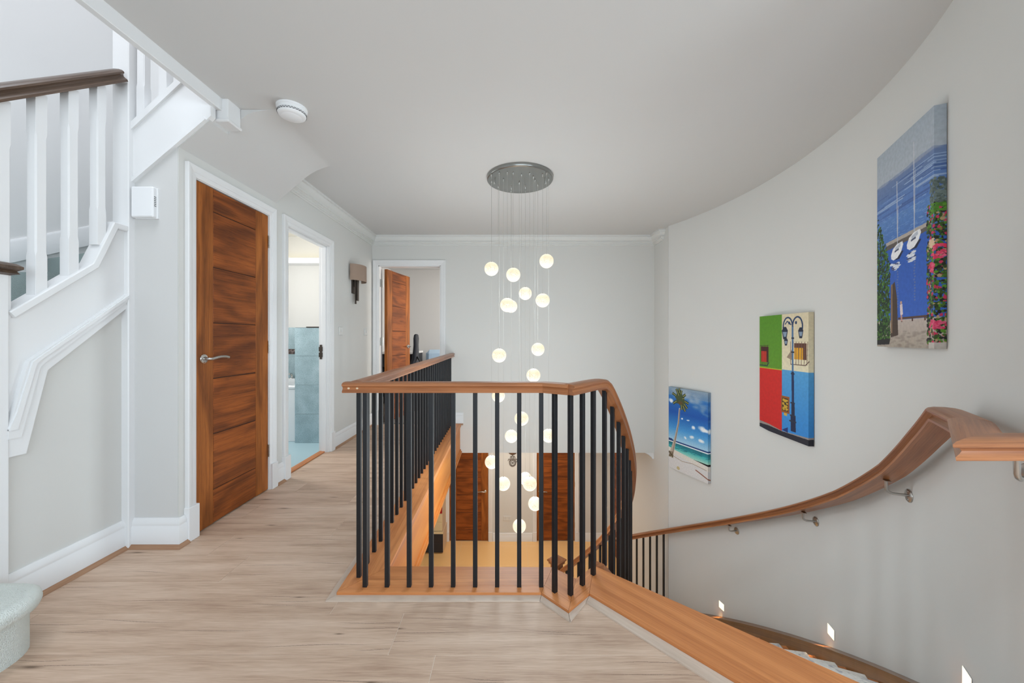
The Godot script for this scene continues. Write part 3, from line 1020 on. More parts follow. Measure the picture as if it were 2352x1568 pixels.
func ceilings():
	var mb := MB.new()
	mb.prism(PackedVector2Array([Vector2(-1.575, -1.7), Vector2(2.6, -1.7), Vector2(2.6, 4.9), Vector2(-3.4, 4.9), Vector2(-3.4, 2.812), Vector2(-1.345, 2.812), Vector2(-1.345, 2.13), Vector2(-1.60, 2.13), Vector2(-1.60, 2.02), Vector2(-1.575, 2.02)]), Vector3.RIGHT, Vector3.FORWARD, Vector3.UP, CEIL, CEIL + 0.2)
	struct("ceiling", mb, M.ceil, "plain off-white ceiling of the landing")
	# sloping underside of the upper flight, running out into the ceiling
	mb = MB.new()
	var pts := [Vector2(-2.04, 1.883), Vector2(-1.762, 2.12), Vector2(-1.60, 2.258), Vector2(-1.56, 2.292), Vector2(-1.53, 2.317), Vector2(-1.495, 2.341), Vector2(-1.455, 2.363), Vector2(-1.41, 2.381), Vector2(-1.37, 2.393), Vector2(-1.33, 2.3999), Vector2(-1.33, 2.5), Vector2(-1.56, 2.42), Vector2(-2.04, 2.02)]
	var near := PackedVector2Array(pts)   # at its front edge the plaster runs out into the ceiling sooner
	var lift := [2.258, 2.305, 2.345, 2.372, 2.386, 2.394, 2.398, 2.3995]
	for i in lift.size(): near[i + 2].y = lift[i]
	for i in pts.size():
		var a: Vector2 = pts[i]
		var b: Vector2 = pts[(i + 1) % pts.size()]
		var nrm := func(j: int) -> Vector3:
			var e: Vector2 = pts[(j + 1) % pts.size()] - pts[j]
			return Vector3(e.y, -e.x, 0).normalized()
		var n0: Vector3 = nrm.call(i)
		var na := n0
		var nb := n0
		if i > 0 and i < 9: na = (n0 + nrm.call(i - 1)).normalized()
		if i < 8: nb = (n0 + nrm.call(i + 1)).normalized()
		if i == 8: nb = Vector3.DOWN
		var f := 2.125 if minf(a.x, b.x) > -1.61 else 1.99
		var p: Vector2 = near[i] if f > 2.0 else a
		var q: Vector2 = near[(i + 1) % pts.size()] if f > 2.0 else b
		mb.tri(V(p.x, p.y, f), V(q.x, q.y, f), V(b.x, b.y, 2.815), na, nb, nb, Vector2.ZERO, Vector2.ZERO, Vector2.ZERO)
		mb.tri(V(p.x, p.y, f), V(b.x, b.y, 2.815), V(a.x, a.y, 2.815), na, nb, na, Vector2.ZERO, Vector2.ZERO, Vector2.ZERO)
	for e in [[1.99, PackedVector2Array([pts[0], pts[1], pts[2], Vector2(-1.60, 2.402), pts[12]])], [2.125, near], [2.815, PackedVector2Array(pts)]]:
		var ids := Geometry2D.triangulate_polygon(e[1])
		for i in range(0, ids.size(), 3):
			mb.flat(V(e[1][ids[i]].x, e[1][ids[i]].y, e[0]), V(e[1][ids[i + 1]].x, e[1][ids[i + 1]].y, e[0]), V(e[1][ids[i + 2]].x, e[1][ids[i + 2]].y, e[0]), V(0, 0, -1 if e[0] < 2.5 else 1))
	mb.quad(V(-1.60, 2.258, 1.99), V(-1.60, 2.258, 2.125), V(-1.60, 2.41, 2.125), V(-1.60, 2.41, 1.99), Vector3.RIGHT)
	struct("ceiling_soffit", mb, M.ceil, "sloping plaster underside of the upper stair above the closed door")
	# moulded cornice along the left and back walls, returned at its end
	mb = MB.new()
	var pr := 0.082
	var dr := 0.122
	var prof := [Vector2(-0.006, 0.004), Vector2(pr, 0.004), Vector2(pr, -0.018), Vector2(pr - 0.015, -0.020), Vector2(pr - 0.015, -0.026), Vector2(pr - 0.019, -0.040), Vector2(pr - 0.030, -0.056), Vector2(0.040, -0.069), Vector2(0.047, -0.072), Vector2(0.047, -0.081), Vector2(0.032, -0.084), Vector2(0.034, -0.095), Vector2(0.022, -0.098), Vector2(0.024, -0.110), Vector2(0.011, -0.113), Vector2(0.011, -dr), Vector2(-0.006, -dr)]
	mb.sweep([V(XL, CEIL, 2.80), V(XL, CEIL, DB), V(1.84, CEIL, DB), V(1.84, CEIL, 4.52), V(1.90, CEIL, 4.52)], prof, Vector3.UP)
	struct("trim_2", mb, M.cornice, "white moulded cornice along the left and back walls")
	# boxed edge of the opening over the upper stair
	var t := thing("trim_3", "white boxed edge of the stair opening in the ceiling", "", V(-1.57, 2.335, 0.0), "", "structure")
	mb = MB.new()
	mb.span(-1.59, -1.56, 2.335, CEIL + 0.01, -1.6, 2.04, 0.002)
	part("fascia_board", mb, M.white, t)
	mb = MB.new()
	mb.span(-1.605, -1.529, 2.292, CEIL + 0.01, 2.028, 2.124, 0.003)
	mb.span(-1.613, -1.521, 2.276, 2.294, 2.020, 2.130, 0.006)
	part("end_block", mb, M.white, t)

func left_trim():
	# skirtings with the wooden beads at their feet
	var runs := [
		["baseboard_stair", "white skirting below the white staircase", [V(-2.03, 0.018, 1.30), V(-2.03, 0.018, 1.958)]],
		["baseboard_pier", "white skirting round the pier beside the closed door", [V(-2.0, 0.018, 1.99), V(XL, 0.018, 1.99), V(XL, 0.018, 2.024)]],
		["baseboard_between", "short white skirting between the closed door and the bathroom door", [V(XL, 0.018, 2.797), V(XL, 0.018, 2.892)]],
		["baseboard_left", "white skirting of the left wall beyond the bathroom door", [V(XL, 0.018, 3.712), V(XL, 0.018, DB)]],
		["baseboard_back", "short white skirting on the back wall by the bedroom door", [V(-0.825, 0.018, DB), V(-0.60, 0.018, DB)]]]
	for r in runs:
		var t := thing(r[0], r[1], "", r[2][0], "", "structure")
		var mb := MB.new()
		mb.sweep(r[2], skirt_profile(), Vector3.UP)
		part("skirting_board", mb, M.white, t)
		mb = MB.new(Vector3.RIGHT, Vector2(0.6, 1.0), Vector2(0.2, 0.3))
		var low := []
		for p in r[2]: low.append(p - Vector3(0, 0.018, 0))
		mb.sweep(low, [Vector2(0, 0.0005), Vector2(0.036, 0.0005), Vector2(0.033, 0.008), Vector2(0.021, 0.0195), Vector2(0, 0.0195)], Vector3.UP)
		part("floor_bead", mb, M.bead, t)

# a leaf lying in a plane: o = lower hinge-side or latch-side corner, u along the width, n out of the face
func door_leaf(parent: Node3D, o: Vector3, u: Vector3, n: Vector3, w: float, h: float, stile: float, cuts: Array, front := true):
	var th := 0.04
	var q := Basis(u, Vector3.UP, n)
	var put := func(called: String, x0: float, x1: float, y0: float, y1: float, m: Material, upright: bool, off: Vector2):
		var mb := MB.new(Vector3.UP if upright else u, Vector2(0.55, 1.3), off)
		mb.box(o + u * (x0 + x1) / 2 + Vector3.UP * (y0 + y1) / 2 - n * th / 2, Vector3(x1 - x0, y1 - y0, th), 0.0022, q)
		part(called, mb, m, parent)
	var core := MB.new()
	core.box(o + u * w / 2 + Vector3.UP * h / 2 - n * th / 2, Vector3(w - 0.004, h - 0.004, th - 0.009), 0, q)
	part("core", core, M.groove, parent)
	put.call("stile", 0.0, stile, 0.0, h, M.walnut, true, Vector2(rng.randf(), rng.randf()))
	put.call("stile", w - stile, w, 0.0, h, M.walnut, true, Vector2(rng.randf(), rng.randf()))
	var ys := [0.0]
	ys.append_array(cuts)
	ys.append(h)
	for i in ys.size() - 1:
		put.call("panel", stile + 0.001, w - stile - 0.001, ys[i] + 0.0024, ys[i + 1] - 0.0024, M.walnut_cross, false, Vector2(rng.randf(), rng.randf()))

# lever handle: at on the face, n out of the face, along where the lever points
func lever(parent: Node3D, at: Vector3, n: Vector3, along: Vector3, len := 0.125):
	var mb := MB.new()
	var q := Basis(n.cross(Vector3.UP).normalized(), n, Vector3.UP)
	mb.lathe([Vector2(0, 0), Vector2(0.027, 0), Vector2(0.027, 0.006), Vector2(0.024, 0.009), Vector2(0.012, 0.010), Vector2(0.0, 0.010)], at, 24, q)
	var h := part("handle", mb, M.chrome, parent)
	mb = MB.new()
	var a := at + n * 0.008
	var b := at + n * 0.044
	var pts := [a, at + n * 0.034]
	for k in 9:
		var f := k / 8.0
		pts.append(b + along * (0.010 + len * f) + Vector3.UP * 0.010 * sin(f * PI * 0.9) + n * 0.004 * sin(f * PI))
	mb.tube(pts, 0.0085, 10)
	part("lever", mb, M.steel, h)

func hinge(parent: Node3D, at: Vector3, n: Vector3, side: Vector3):
	var mb := MB.new()
	mb.box(at + side * 0.010 - n * 0.002, Vector3(0.02, 0.09, 0.003), 0.0, Basis(side, Vector3.UP, n))
	for k in 5:
		mb.lathe([Vector2(0, 0.001), Vector2(0.0055, 0.001), Vector2(0.0055, 0.017), Vector2(0, 0.017)], at + n * 0.004 + Vector3(0, -0.045 + 0.018 * k, 0), 10)
	part("hinge", mb, M.steel, parent)

func plinth(parent: Node3D, x0: float, x1: float, d0: float, d1: float):
	var mb := MB.new()
	mb.span(x0, x1, 0.0, 0.185, d0, d1, 0.002)
	part("plinth_block", mb, M.white, parent)

func doors():
	rng.seed = 404
	var cuts := [0.20, 0.53, 0.86, 1.19, 1.52, 1.85]
	# 1: the closed door to the stair cupboard
	var t := thing("door_1", "closed walnut door with horizontal panels and a chrome lever handle", "door", V(XL, 0, 2.41), "", "structure")
	architrave(t, "architrave", [V(XL, 0, 2.092), V(XL, 2.0, 2.092), V(XL, 2.0, 2.732), V(XL, 0, 2.732)], Vector3.RIGHT, 0.064)
	plinth(t, XL - 0.002, XL + 0.028, 2.022, 2.092)
	plinth(t, XL - 0.002, XL + 0.028, 2.736, 2.800)
	var mb := MB.new()
	for q in [[2.087, 2.094, 0, 2.0], [2.730, 2.735, 0, 2.0], [2.087, 2.735, 1.996, 2.002]]:
		mb.span(XL - 0.09, XL + 0.001, q[2], q[3], q[0], q[1])
	part("lining", mb, M.white, t)
	door_leaf(t, V(XL - 0.003, 0.005, 2.096), Vector3.FORWARD, Vector3.RIGHT, 0.632, 1.988, 0.13, cuts)
	lever(t, V(XL - 0.003, 0.985, 2.153), Vector3.RIGHT, Vector3.FORWARD)
	for y in [0.285, 1.04, 1.805]: hinge(t, V(XL, y, 2.728), Vector3.RIGHT, Vector3.FORWARD)
	# 2: the doorway of the bathroom
	t = thing("door_2", "white framed doorway open to the pale blue tiled bathroom", "doorway", V(XL, 0, 3.3), "", "structure")
	architrave(t, "architrave", [V(XL, 0, 2.960), V(XL, 1.995, 2.960), V(XL, 1.995, 3.636), V(XL, 0, 3.636)], Vector3.RIGHT, 0.068)
	plinth(t, XL - 0.002, XL + 0.028, 2.888, 2.964)
	plinth(t, XL - 0.002, XL + 0.028, 3.640, 3.716)
	mb = MB.new()
	for q in [[2.955, 2.966, 0, 2.0], [3.630, 3.642, 0, 2.0], [2.955, 3.642, 1.99, 2.002]]:
		mb.span(XL - 0.092, XL + 0.001, q[2], q[3], q[0], q[1])
	for q in [[2.966, 2.978, 0, 1.99], [3.618, 3.630, 0, 1.99], [2.966, 3.630, 1.978, 1.99]]:
		mb.span(XL - 0.062, XL - 0.022, q[2], q[3], q[0], q[1], 0.002)
	part("lining", mb, M.white, t)
	mb = MB.new()
	mb.span(XL - 0.078, XL - 0.055, 0.90, 1.04, 3.6135, 3.6185, 0.001)
	mb.span(XL - 0.085, XL - 0.05, 0.92, 0.965, 3.610, 3.6185, 0.001)
	mb.span(XL - 0.085, XL - 0.05, 0.975, 1.02, 3.610, 3.6185, 0.001)
	part("strike_plate", mb, M.bronze, t)
	mb = MB.new(Vector3.FORWARD, Vector2(0.6, 1.2))
	mb.span(XL - 0.088, XL - 0.03, 0.0, 0.012, 2.966, 3.630, 0.003)
	part("threshold", mb, M.curb, t)
	# 3: the bedroom door, standing open into the room
	t = thing("door_3", "open walnut door in the white frame at the far end of the landing", "door", V(-1.28, 0, DB), "", "structure")
	architrave(t, "architrave", [V(-1.683, 0, DB), V(-1.683, 2.03, DB), V(-0.890, 2.03, DB), V(-0.890, 0, DB)], Vector3.BACK, 0.066)
	plinth(t, -1.752, -1.683, DB - 0.028, DB + 0.002)
	plinth(t, -0.890, -0.824, DB - 0.028, DB + 0.002)
	mb = MB.new()
	for q in [[-1.69, -1.672, 0, 2.03], [-0.900, -0.885, 0, 2.03]]: mb.span(q[0], q[1], q[2], q[3], DB - 0.001, DB + 0.112)
	mb.span(-1.69, -0.885, 2.018, 2.034, DB - 0.001, DB + 0.112)
	part("lining", mb, M.white, t)
	var u := V(sin(deg_to_rad(11.0)), 0, cos(deg_to_rad(11.0)))
	var n := V(cos(deg_to_rad(11.0)), 0, -sin(deg_to_rad(11.0)))
	var o := V(-1.595, 0.008, DB + 0.075)
	door_leaf(t, o, u, n, 0.645, 1.99, 0.13, cuts)
	lever(t, o + u * 0.585 + Vector3(0, 0.975, 0), n, -u)
	for y in [0.30, 1.06, 1.81]:
		mb = MB.new()
		mb.span(-1.672, -1.640, y - 0.05, y + 0.05, DB + 0.03, DB + 0.034, 0.001)
		mb.tube([V(-1.637, y - 0.05, DB + 0.03), V(-1.637, y + 0.05, DB + 0.03)], 0.006, 8)
		part("hinge", mb, M.steel, t)

func lower_hall():
	# warm tiled floor, walls and ceiling of the hall below
	var f := thing("floor_hall", "warm cream tiled floor of the hall below", "", V(0, LOW, 4.5), "", "structure")
	var mb := MB.new()
	mb.span(-2.7, 2.0, LOW - 0.1, LOW - 0.0012, 0.0, DL + 0.1)
	part("screed", mb, M.tile_gap, f)
	var ts := 0.60
	for i in range(0, 8):
		for j in range(0, 12):
			var x := -2.70 + i * ts
			var d0 := DL - 0.16 - (j + 1) * ts + (ts - 0.16 if j == -1 else 0.0)
			if d0 < -0.1: continue
			mb = MB.new()
			mb.span(x + 0.002, minf(x + ts, 1.84) - 0.002, LOW - 0.01, LOW, d0 + 0.002, d0 + ts - 0.002, 0.0012)
			part("tile", mb, M.tile, f)
	for i in range(0, 8):
		mb = MB.new()
		var x := -2.70 + i * ts
		mb.span(x + 0.002, minf(x + ts, 1.84) - 0.002, LOW - 0.01, LOW, DL - 0.159, DL, 0.0012)
		part("tile", mb, M.tile, f)
	mb = MB.new()
	for q in [[-2.7, -1.150], [-0.405, 0.488], [1.215, 1.96]]: mb.span(q[0], q[1], LOW, -0.35, DL, DL + 0.1)
	for q in [[-1.150, -0.405], [0.488, 1.215]]: mb.span(q[0], q[1], LOW + 2.0, -0.35, DL, DL + 0.1)
	struct("wall_hall_back", mb, M.wall, "pale back wall of the hall below")
	mb = MB.new()
	mb.span(-2.8, -2.7, LOW, -0.35, -0.1, DL + 0.1)
	mb.span(-2.8, 3.0, LOW, -0.35, -0.1, 0.0)
	struct("wall_hall_side", mb, M.wall, "side walls of the hall below")
	mb = MB.new()
	mb.span(-2.8, 1.96, -0.36, -0.30, DB + 0.01, DL + 0.1)
	struct("ceiling_hall", mb, M.ceil, "ceiling of the hall below under the bedroom")
	# cornice of the hall's ceiling, ending under the edge of the floor above
	mb = MB.new()
	var prof := [Vector2(0.0, 0.0), Vector2(-0.11, 0.0), Vector2(-0.11, -0.012), Vector2(-0.085, -0.02), Vector2(-0.075, -0.03), Vector2(-0.055, -0.038), Vector2(-0.050, -0.05), Vector2(-0.035, -0.058), Vector2(-0.02, -0.085), Vector2(0.0, -0.085)]
	mb.sweep([V(1.842, -0.36, DB + 0.02), V(1.842, -0.36, DL)], prof, Vector3.UP)
	struct("trim_4", mb, M.white, "white cornice end at the edge of the lower ceiling")
	# doors
	rng.seed = 505
	var cuts := [0.20, 0.53, 0.86, 1.19, 1.52, 1.85]
	for k in 2:
		var x0: float = [-1.140, 0.498][k]
		var w: float = [0.726, 0.708][k]
		var t := thing("door_%d" % (4 + k), ["closed walnut door in the hall below, left of the wall socket", "closed walnut door in the hall below, right of the wall socket"][k], "door", V(x0 + w / 2, LOW, DL), "", "structure")
		architrave(t, "architrave", [V(x0 - 0.006, LOW, DL), V(x0 - 0.006, LOW + 2.0, DL), V(x0 + w + 0.006, LOW + 2.0, DL), V(x0 + w + 0.006, LOW, DL)], Vector3.BACK, 0.07)
		mb = MB.new()
		for q in [[x0 - 0.012, x0 - 0.002], [x0 + w + 0.002, x0 + w + 0.012]]: mb.span(q[0], q[1], LOW, LOW + 2.0, DL - 0.001, DL + 0.1)
		mb.span(x0 - 0.012, x0 + w + 0.012, LOW + 1.992, LOW + 2.004, DL - 0.001, DL + 0.1)
		part("lining", mb, M.white, t)
		for q in [[x0 - 0.078, x0 - 0.005], [x0 + w + 0.005, x0 + w + 0.078]]:
			mb = MB.new()
			mb.span(q[0], q[1], LOW, LOW + 0.175, DL - 0.026, DL + 0.002, 0.002)
			part("plinth_block", mb, M.white, t)
		door_leaf(t, V(x0, LOW + 0.006, DL + 0.004), Vector3.RIGHT, Vector3.BACK, w, 1.985, 0.13, cuts)
		if k == 0: lever(t, V(x0 + w - 0.055, LOW + 0.93, DL + 0.004), Vector3.BACK, Vector3.LEFT)
		else: lever(t, V(x0 + 0.055, LOW + 0.93, DL + 0.004), Vector3.BACK, Vector3.RIGHT)
		if k == 1:
			for y in [0.3, 1.06, 1.8]: hinge(t, V(x0 + w + 0.002, LOW + y, DL), Vector3.BACK, Vector3.RIGHT)
	for k in 2:
		var x: Array = [[-0.33, 0.415], [1.29, 1.84]][k]
		mb = MB.new()
		mb.sweep([V(x[0], LOW, DL), V(x[1], LOW, DL)], skirt_profile(0.155), Vector3.UP)
		if k == 1: mb.sweep([V(1.84, LOW, DL), V(1.84, LOW, 6.78)], skirt_profile(0.155), Vector3.UP)
		struct("baseboard_hall", mb, M.white, ["white skirting under the wall socket in the hall below", "white skirting right of the right walnut door in the hall below"][k])
	# a further door in the hall's right-hand wall
	var t := thing("door_6", "walnut door seen edge-on in the right wall of the hall below", "door", V(1.84, LOW, 6.3), "", "structure")
	architrave(t, "architrave", [V(1.84, LOW, 6.70), V(1.84, LOW + 2.0, 6.70), V(1.84, LOW + 2.0, 5.95), V(1.84, LOW, 5.95)], Vector3.LEFT, 0.07)
	door_leaf(t, V(1.84 - 0.012, LOW + 0.006, 6.695), Vector3.BACK, Vector3.LEFT, 0.74, 1.985, 0.13, cuts)
	# unseen ceiling panels lighting the hall; the one under the landing is added fill
	for k in 2:
		var c: Vector2 = [Vector2(0.2, 6.0), Vector2(-0.6, 1.0)][k]
		t = thing("unseen_panel_light", ["unseen warm square ceiling panel placed to light the hall near the two walnut doors", "added square fill panel under the landing lighting the hall below"][k], "light", V(c.x, -0.36, c.y))
		mb = MB.new()
		mb.span(c.x - 0.45, c.x + 0.45, -0.385, -0.36, c.y - 0.40, c.y + 0.40, 0.004)
		part("panel_frame", mb, M.white, t)
		mb = MB.new()
		mb.span(c.x - 0.42, c.x + 0.42, -0.388, -0.384, c.y - 0.37, c.y + 0.37)
		part("unseen_panel_glow", mb, glow(c8(255, 240, 222), 1.0), t)
	area("unseen_hall_lamp", V(0.2, -0.40, 6.0), Vector2(0.84, 0.74), Vector3(-90, 0, 0), c8(252, 244, 232), 2.2)  # out of view, placed to light the hall by the doors
	area("added_hall_fill", V(-0.6, -0.40, 1.0), Vector2(0.84, 0.74), Vector3(-90, 0, 0), c8(240, 246, 248), 4.4)  # fill added under the landing to brighten the hall below

func bathroom():
	var mb := MB.new()
	mb.span(-3.4, XL - 0.09, -0.06, 0.0, 2.81, 4.9)
	struct("floor_bathroom", mb, M.bath_floor, "pale blue bathroom floor")
	mb = MB.new()
	mb.span(-3.5, -3.4, 0, 2.42, 2.81, 4.9)
	struct("wall_bathroom", mb, M.cool, "bathroom side wall")
	# cove with light behind it
	mb = MB.new()
	mb.span(-3.4, XL - 0.09, 2.03, 2.10, 4.63, 4.70, 0.004)
	mb.span(-3.4, XL - 0.09, 2.03, 2.05, 4.70, DB)
	var tr := struct("trim_5", mb, M.white, "white light cove on the bathroom wall")
	var led := thing("strip_light", "glowing strip light lying in the white cove of the bathroom", "light", V(-2.6, 2.05, 4.74))
	mb = MB.new()
	mb.span(-3.35, XL - 0.12, 2.051, 2.06, 4.725, 4.745)
	part("diode_strip", mb, glow(c8(255, 244, 196), 1.5), led)
	area("cove_light", V(-2.6, 2.065, 4.735), Vector2(1.4, 0.02), Vector3(90, 0, 0), c8(255, 240, 190), 0.05)
	# tiled half wall at the foot of the bath
	var t := thing("wall_half", "stone tiled half-height wall seen through the bathroom doorway", "partition", V(-2.05, 0, 4.0), "", "structure")
	mb = MB.new()
	mb.span(-2.268, XL - 0.09, 0, 1.215, 3.952, 4.05)
	part("core", mb, M.grout, t)
	for k in 4:
		for j in 2:
			var x0 := -2.27 + 0.40 * j
			var x1 := minf(x0 + 0.40, XL - 0.09)
			mb = MB.new(Vector3.RIGHT, Vector2(1.6, 1.6), Vector2(0.31 * k + 0.2 * j, 0.17 * k))
			mb.span(x0 + 0.001, x1 - 0.001, 0.305 * k + 0.001, minf(0.305 * (k + 1), 1.212) - 0.001, 3.943, 3.955, 0.001)
			part("tile", mb, M.stone, t)
	mb = MB.new()
	mb.span(-2.15, XL - 0.09, 1.215, 1.225, 3.94, 4.05, 0.002)
	part("coping", mb, M.bronze, t)
	# tiled wall behind the bath with a mosaic border
	t = thing("wall_bath_tiles", "stone tiles with a dark mosaic border above the bath", "tiling", V(-2.8, 0.55, DB), "", "structure")
	for j in 4:
		for k in 3:
			var y: Array = [[0.58, 0.90], [0.90, 0.965], [0.965, 1.24]][k]
			mb = MB.new(Vector3.RIGHT, Vector2(1.6, 1.6), Vector2(0.3 * j, 0.41 * k))
			mb.span(-3.4 + 0.39 * j + 0.001, -3.4 + 0.39 * (j + 1) - 0.001, y[0] + 0.001, y[1] - 0.001, DB - 0.012, DB, 0.001)
			part("mosaic_border" if k == 1 else "tile", mb, M.mosaic if k == 1 else M.stone, t)
	# bath
	var b := thing("bath", "white bath behind the tiled half wall with a chrome waste control", "bath", V(-2.82, 0, 4.4))
	mb = MB.new()
	mb.span(-3.38, -2.275, 0.0, 0.56, 4.0, 4.03, 0.004)
	part("side_panel", mb, M.bath, b)
	mb = MB.new()
	for q in [[-3.39, -2.275, 3.99, 4.06], [-3.39, -2.275, 4.69, DB - 0.014], [-3.39, -3.31, 4.06, 4.69], [-2.36, -2.275, 4.06, 4.69]]: mb.span(q[0], q[1], 0.56, 0.595, q[2], q[3], 0.008)
	for q in [[-3.36, -2.30, 4.05, 4.07], [-3.36, -2.30, 4.68, 4.70]]: mb.span(q[0], q[1], 0.12, 0.57, q[2], q[3], 0.004)
	for q in [[-3.36, -3.34], [-2.32, -2.30]]: mb.span(q[0], q[1], 0.12, 0.57, 4.06, 4.69, 0.004)
	mb.span(-3.36, -2.30, 0.10, 0.13, 4.05, 4.70, 0.004)
	part("tub", mb, M.bath, b)
	mb = MB.new()
	mb.lathe([Vector2(0, 0), Vector2(0.03, 0), Vector2(0.028, 0.012), Vector2(0.012, 0.016), Vector2(0, 0.016)], V(-2.76, 0.595, 4.73), 20)
	mb.tube([V(-2.76, 0.60, 4.73), V(-2.76, 0.65, 4.73), V(-2.76, 0.655, 4.68)], 0.01, 8)
	part("waste_control", mb, M.chrome, b)

func bedroom():
	var mb := MB.new()
	mb.span(-2.2, 1.9, -0.30, 0.0, DB + 0.11, DL + 0.1)
	struct("floor_bedroom", mb, M.bed_floor, "carpeted bedroom floor")
	mb = MB.new()
	mb.span(-2.3, -2.2, 0, 2.45, DB + 0.1, 7.1)
	mb.span(-2.3, 2.0, 0, 2.45, 6.9, 7.0)
	mb.span(1.9, 2.0, 0, 2.45, DB + 0.1, 7.0)
	struct("wall_bedroom", mb, M.gray_wall, "grey walls of the bedroom beyond the open door")
	mb = MB.new()
	mb.span(-2.3, 2.0, 2.36, 2.46, DB + 0.11, 7.0)
	mb.box(V(-0.62, 2.30, 6.4), Vector3(1.5, 0.06, 1.0), 0.0, Basis(Vector3.BACK, deg_to_rad(-14)))
	struct("ceiling_bedroom", mb, M.gray_wall, "bedroom ceiling with a slope")
	var s := thing("downlight", "small recessed spotlight in the bedroom ceiling", "light", V(-1.06, 2.36, 5.3))
	mb = MB.new()
	mb.lathe([Vector2(0.0, -0.001), Vector2(0.032, -0.001), Vector2(0.034, -0.006), Vector2(0.045, -0.006), Vector2(0.046, 0.0), Vector2(0.0, 0.0)], V(-1.06, 2.36, 5.3), 20)
	part("rim", mb, M.steel, s)
	# soft black guitar case leaning by the wall
	var g := thing("guitar_case", "black soft guitar case standing behind the open bedroom door", "guitar case", V(-1.42, 0.0, 5.7))
	mb = MB.new()
	var rings := []
	var q := Basis(Vector3.UP, deg_to_rad(62)) * Basis(Vector3.RIGHT, deg_to_rad(0))
	for a in [[0.0, 0.10, 0.03], [0.03, 0.16, 0.055], [0.14, 0.205, 0.065], [0.28, 0.20, 0.065], [0.42, 0.155, 0.06], [0.52, 0.15, 0.06], [0.64, 0.145, 0.055], [0.73, 0.09, 0.05], [0.80, 0.058, 0.045], [1.0, 0.040, 0.036], [1.10, 0.048, 0.034], [1.15, 0.04, 0.026], [1.165, 0.02, 0.012]]:
		var r := []
		for k in 18:
			var t := TAU * k / 18
			r.append(V(-1.455 + 0.02 * a[0], a[0], 5.7) + q * Vector3(a[1] * cos(t), 0, a[2] * sin(t)))
		rings.append(r)
	mb.loft(rings, true, true)
	part("case_body", mb, M.bag, g)
	mb = MB.new()
	mb.tube([V(-1.40, 0.62, 5.66), V(-1.36, 0.68, 5.63), V(-1.36, 0.76, 5.63), V(-1.41, 0.82, 5.67)], 0.012, 8)
	part("carry_strap", mb, M.black, g)
	mb = MB.new()
	mb.box(V(-1.43, 0.30, 5.62), Vector3(0.02, 0.3, 0.2), 0.008, q)
	part("pocket", mb, M.bag, g)
	# pale blue armchair
	var c := thing("armchair", "pale blue upholstered armchair beyond the bedroom doorway", "armchair", V(-0.95, 0.0, 6.2))
	for a in [["back_cushion", -1.44, -0.52, 0.42, 0.905, 6.34, 6.54, 0.06], ["seat_cushion", -1.26, -0.62, 0.26, 0.47, 5.95, 6.36, 0.05], ["armrest", -1.46, -1.30, 0.10, 0.62, 5.97, 6.40, 0.05], ["armrest", -0.64, -0.50, 0.10, 0.62, 5.97, 6.40, 0.05], ["base", -1.26, -0.62, 0.08, 0.28, 5.98, 6.42, 0.02]]:
		mb = MB.new()
		mb.span(a[1], a[2], a[3], a[4], a[5], a[6], a[7])
		part(a[0], mb, M.blue, c)
	for x in [-1.30, -0.58]:
		for d in [6.02, 6.38]:
			mb = MB.new()
			mb.span(x - 0.02, x + 0.02, 0.0, 0.10, d - 0.02, d + 0.02, 0.004)
			part("leg", mb, M.charcoal, c)
	# desk whose end shows past the door leaf
	var k := thing("desk", "white topped grey desk half hidden by the open bedroom door", "desk", V(-1.92, 0.0, 6.5))
	mb = MB.new()
	mb.span(-2.19, -1.60, 0.84, 0.875, 6.2, 6.88, 0.004)
	part("desk_top", mb, M.white, k)
	for x in [-2.16, -1.64]:
		mb = MB.new()
		mb.span(x, x + 0.03, 0.0, 0.84, 6.22, 6.86, 0.003)
		part("side_panel", mb, M.charcoal, k)
	mb = MB.new()
	mb.span(-2.13, -1.64, 0.62, 0.83, 6.24, 6.26, 0.003)
	part("drawer", mb, M.charcoal, k)

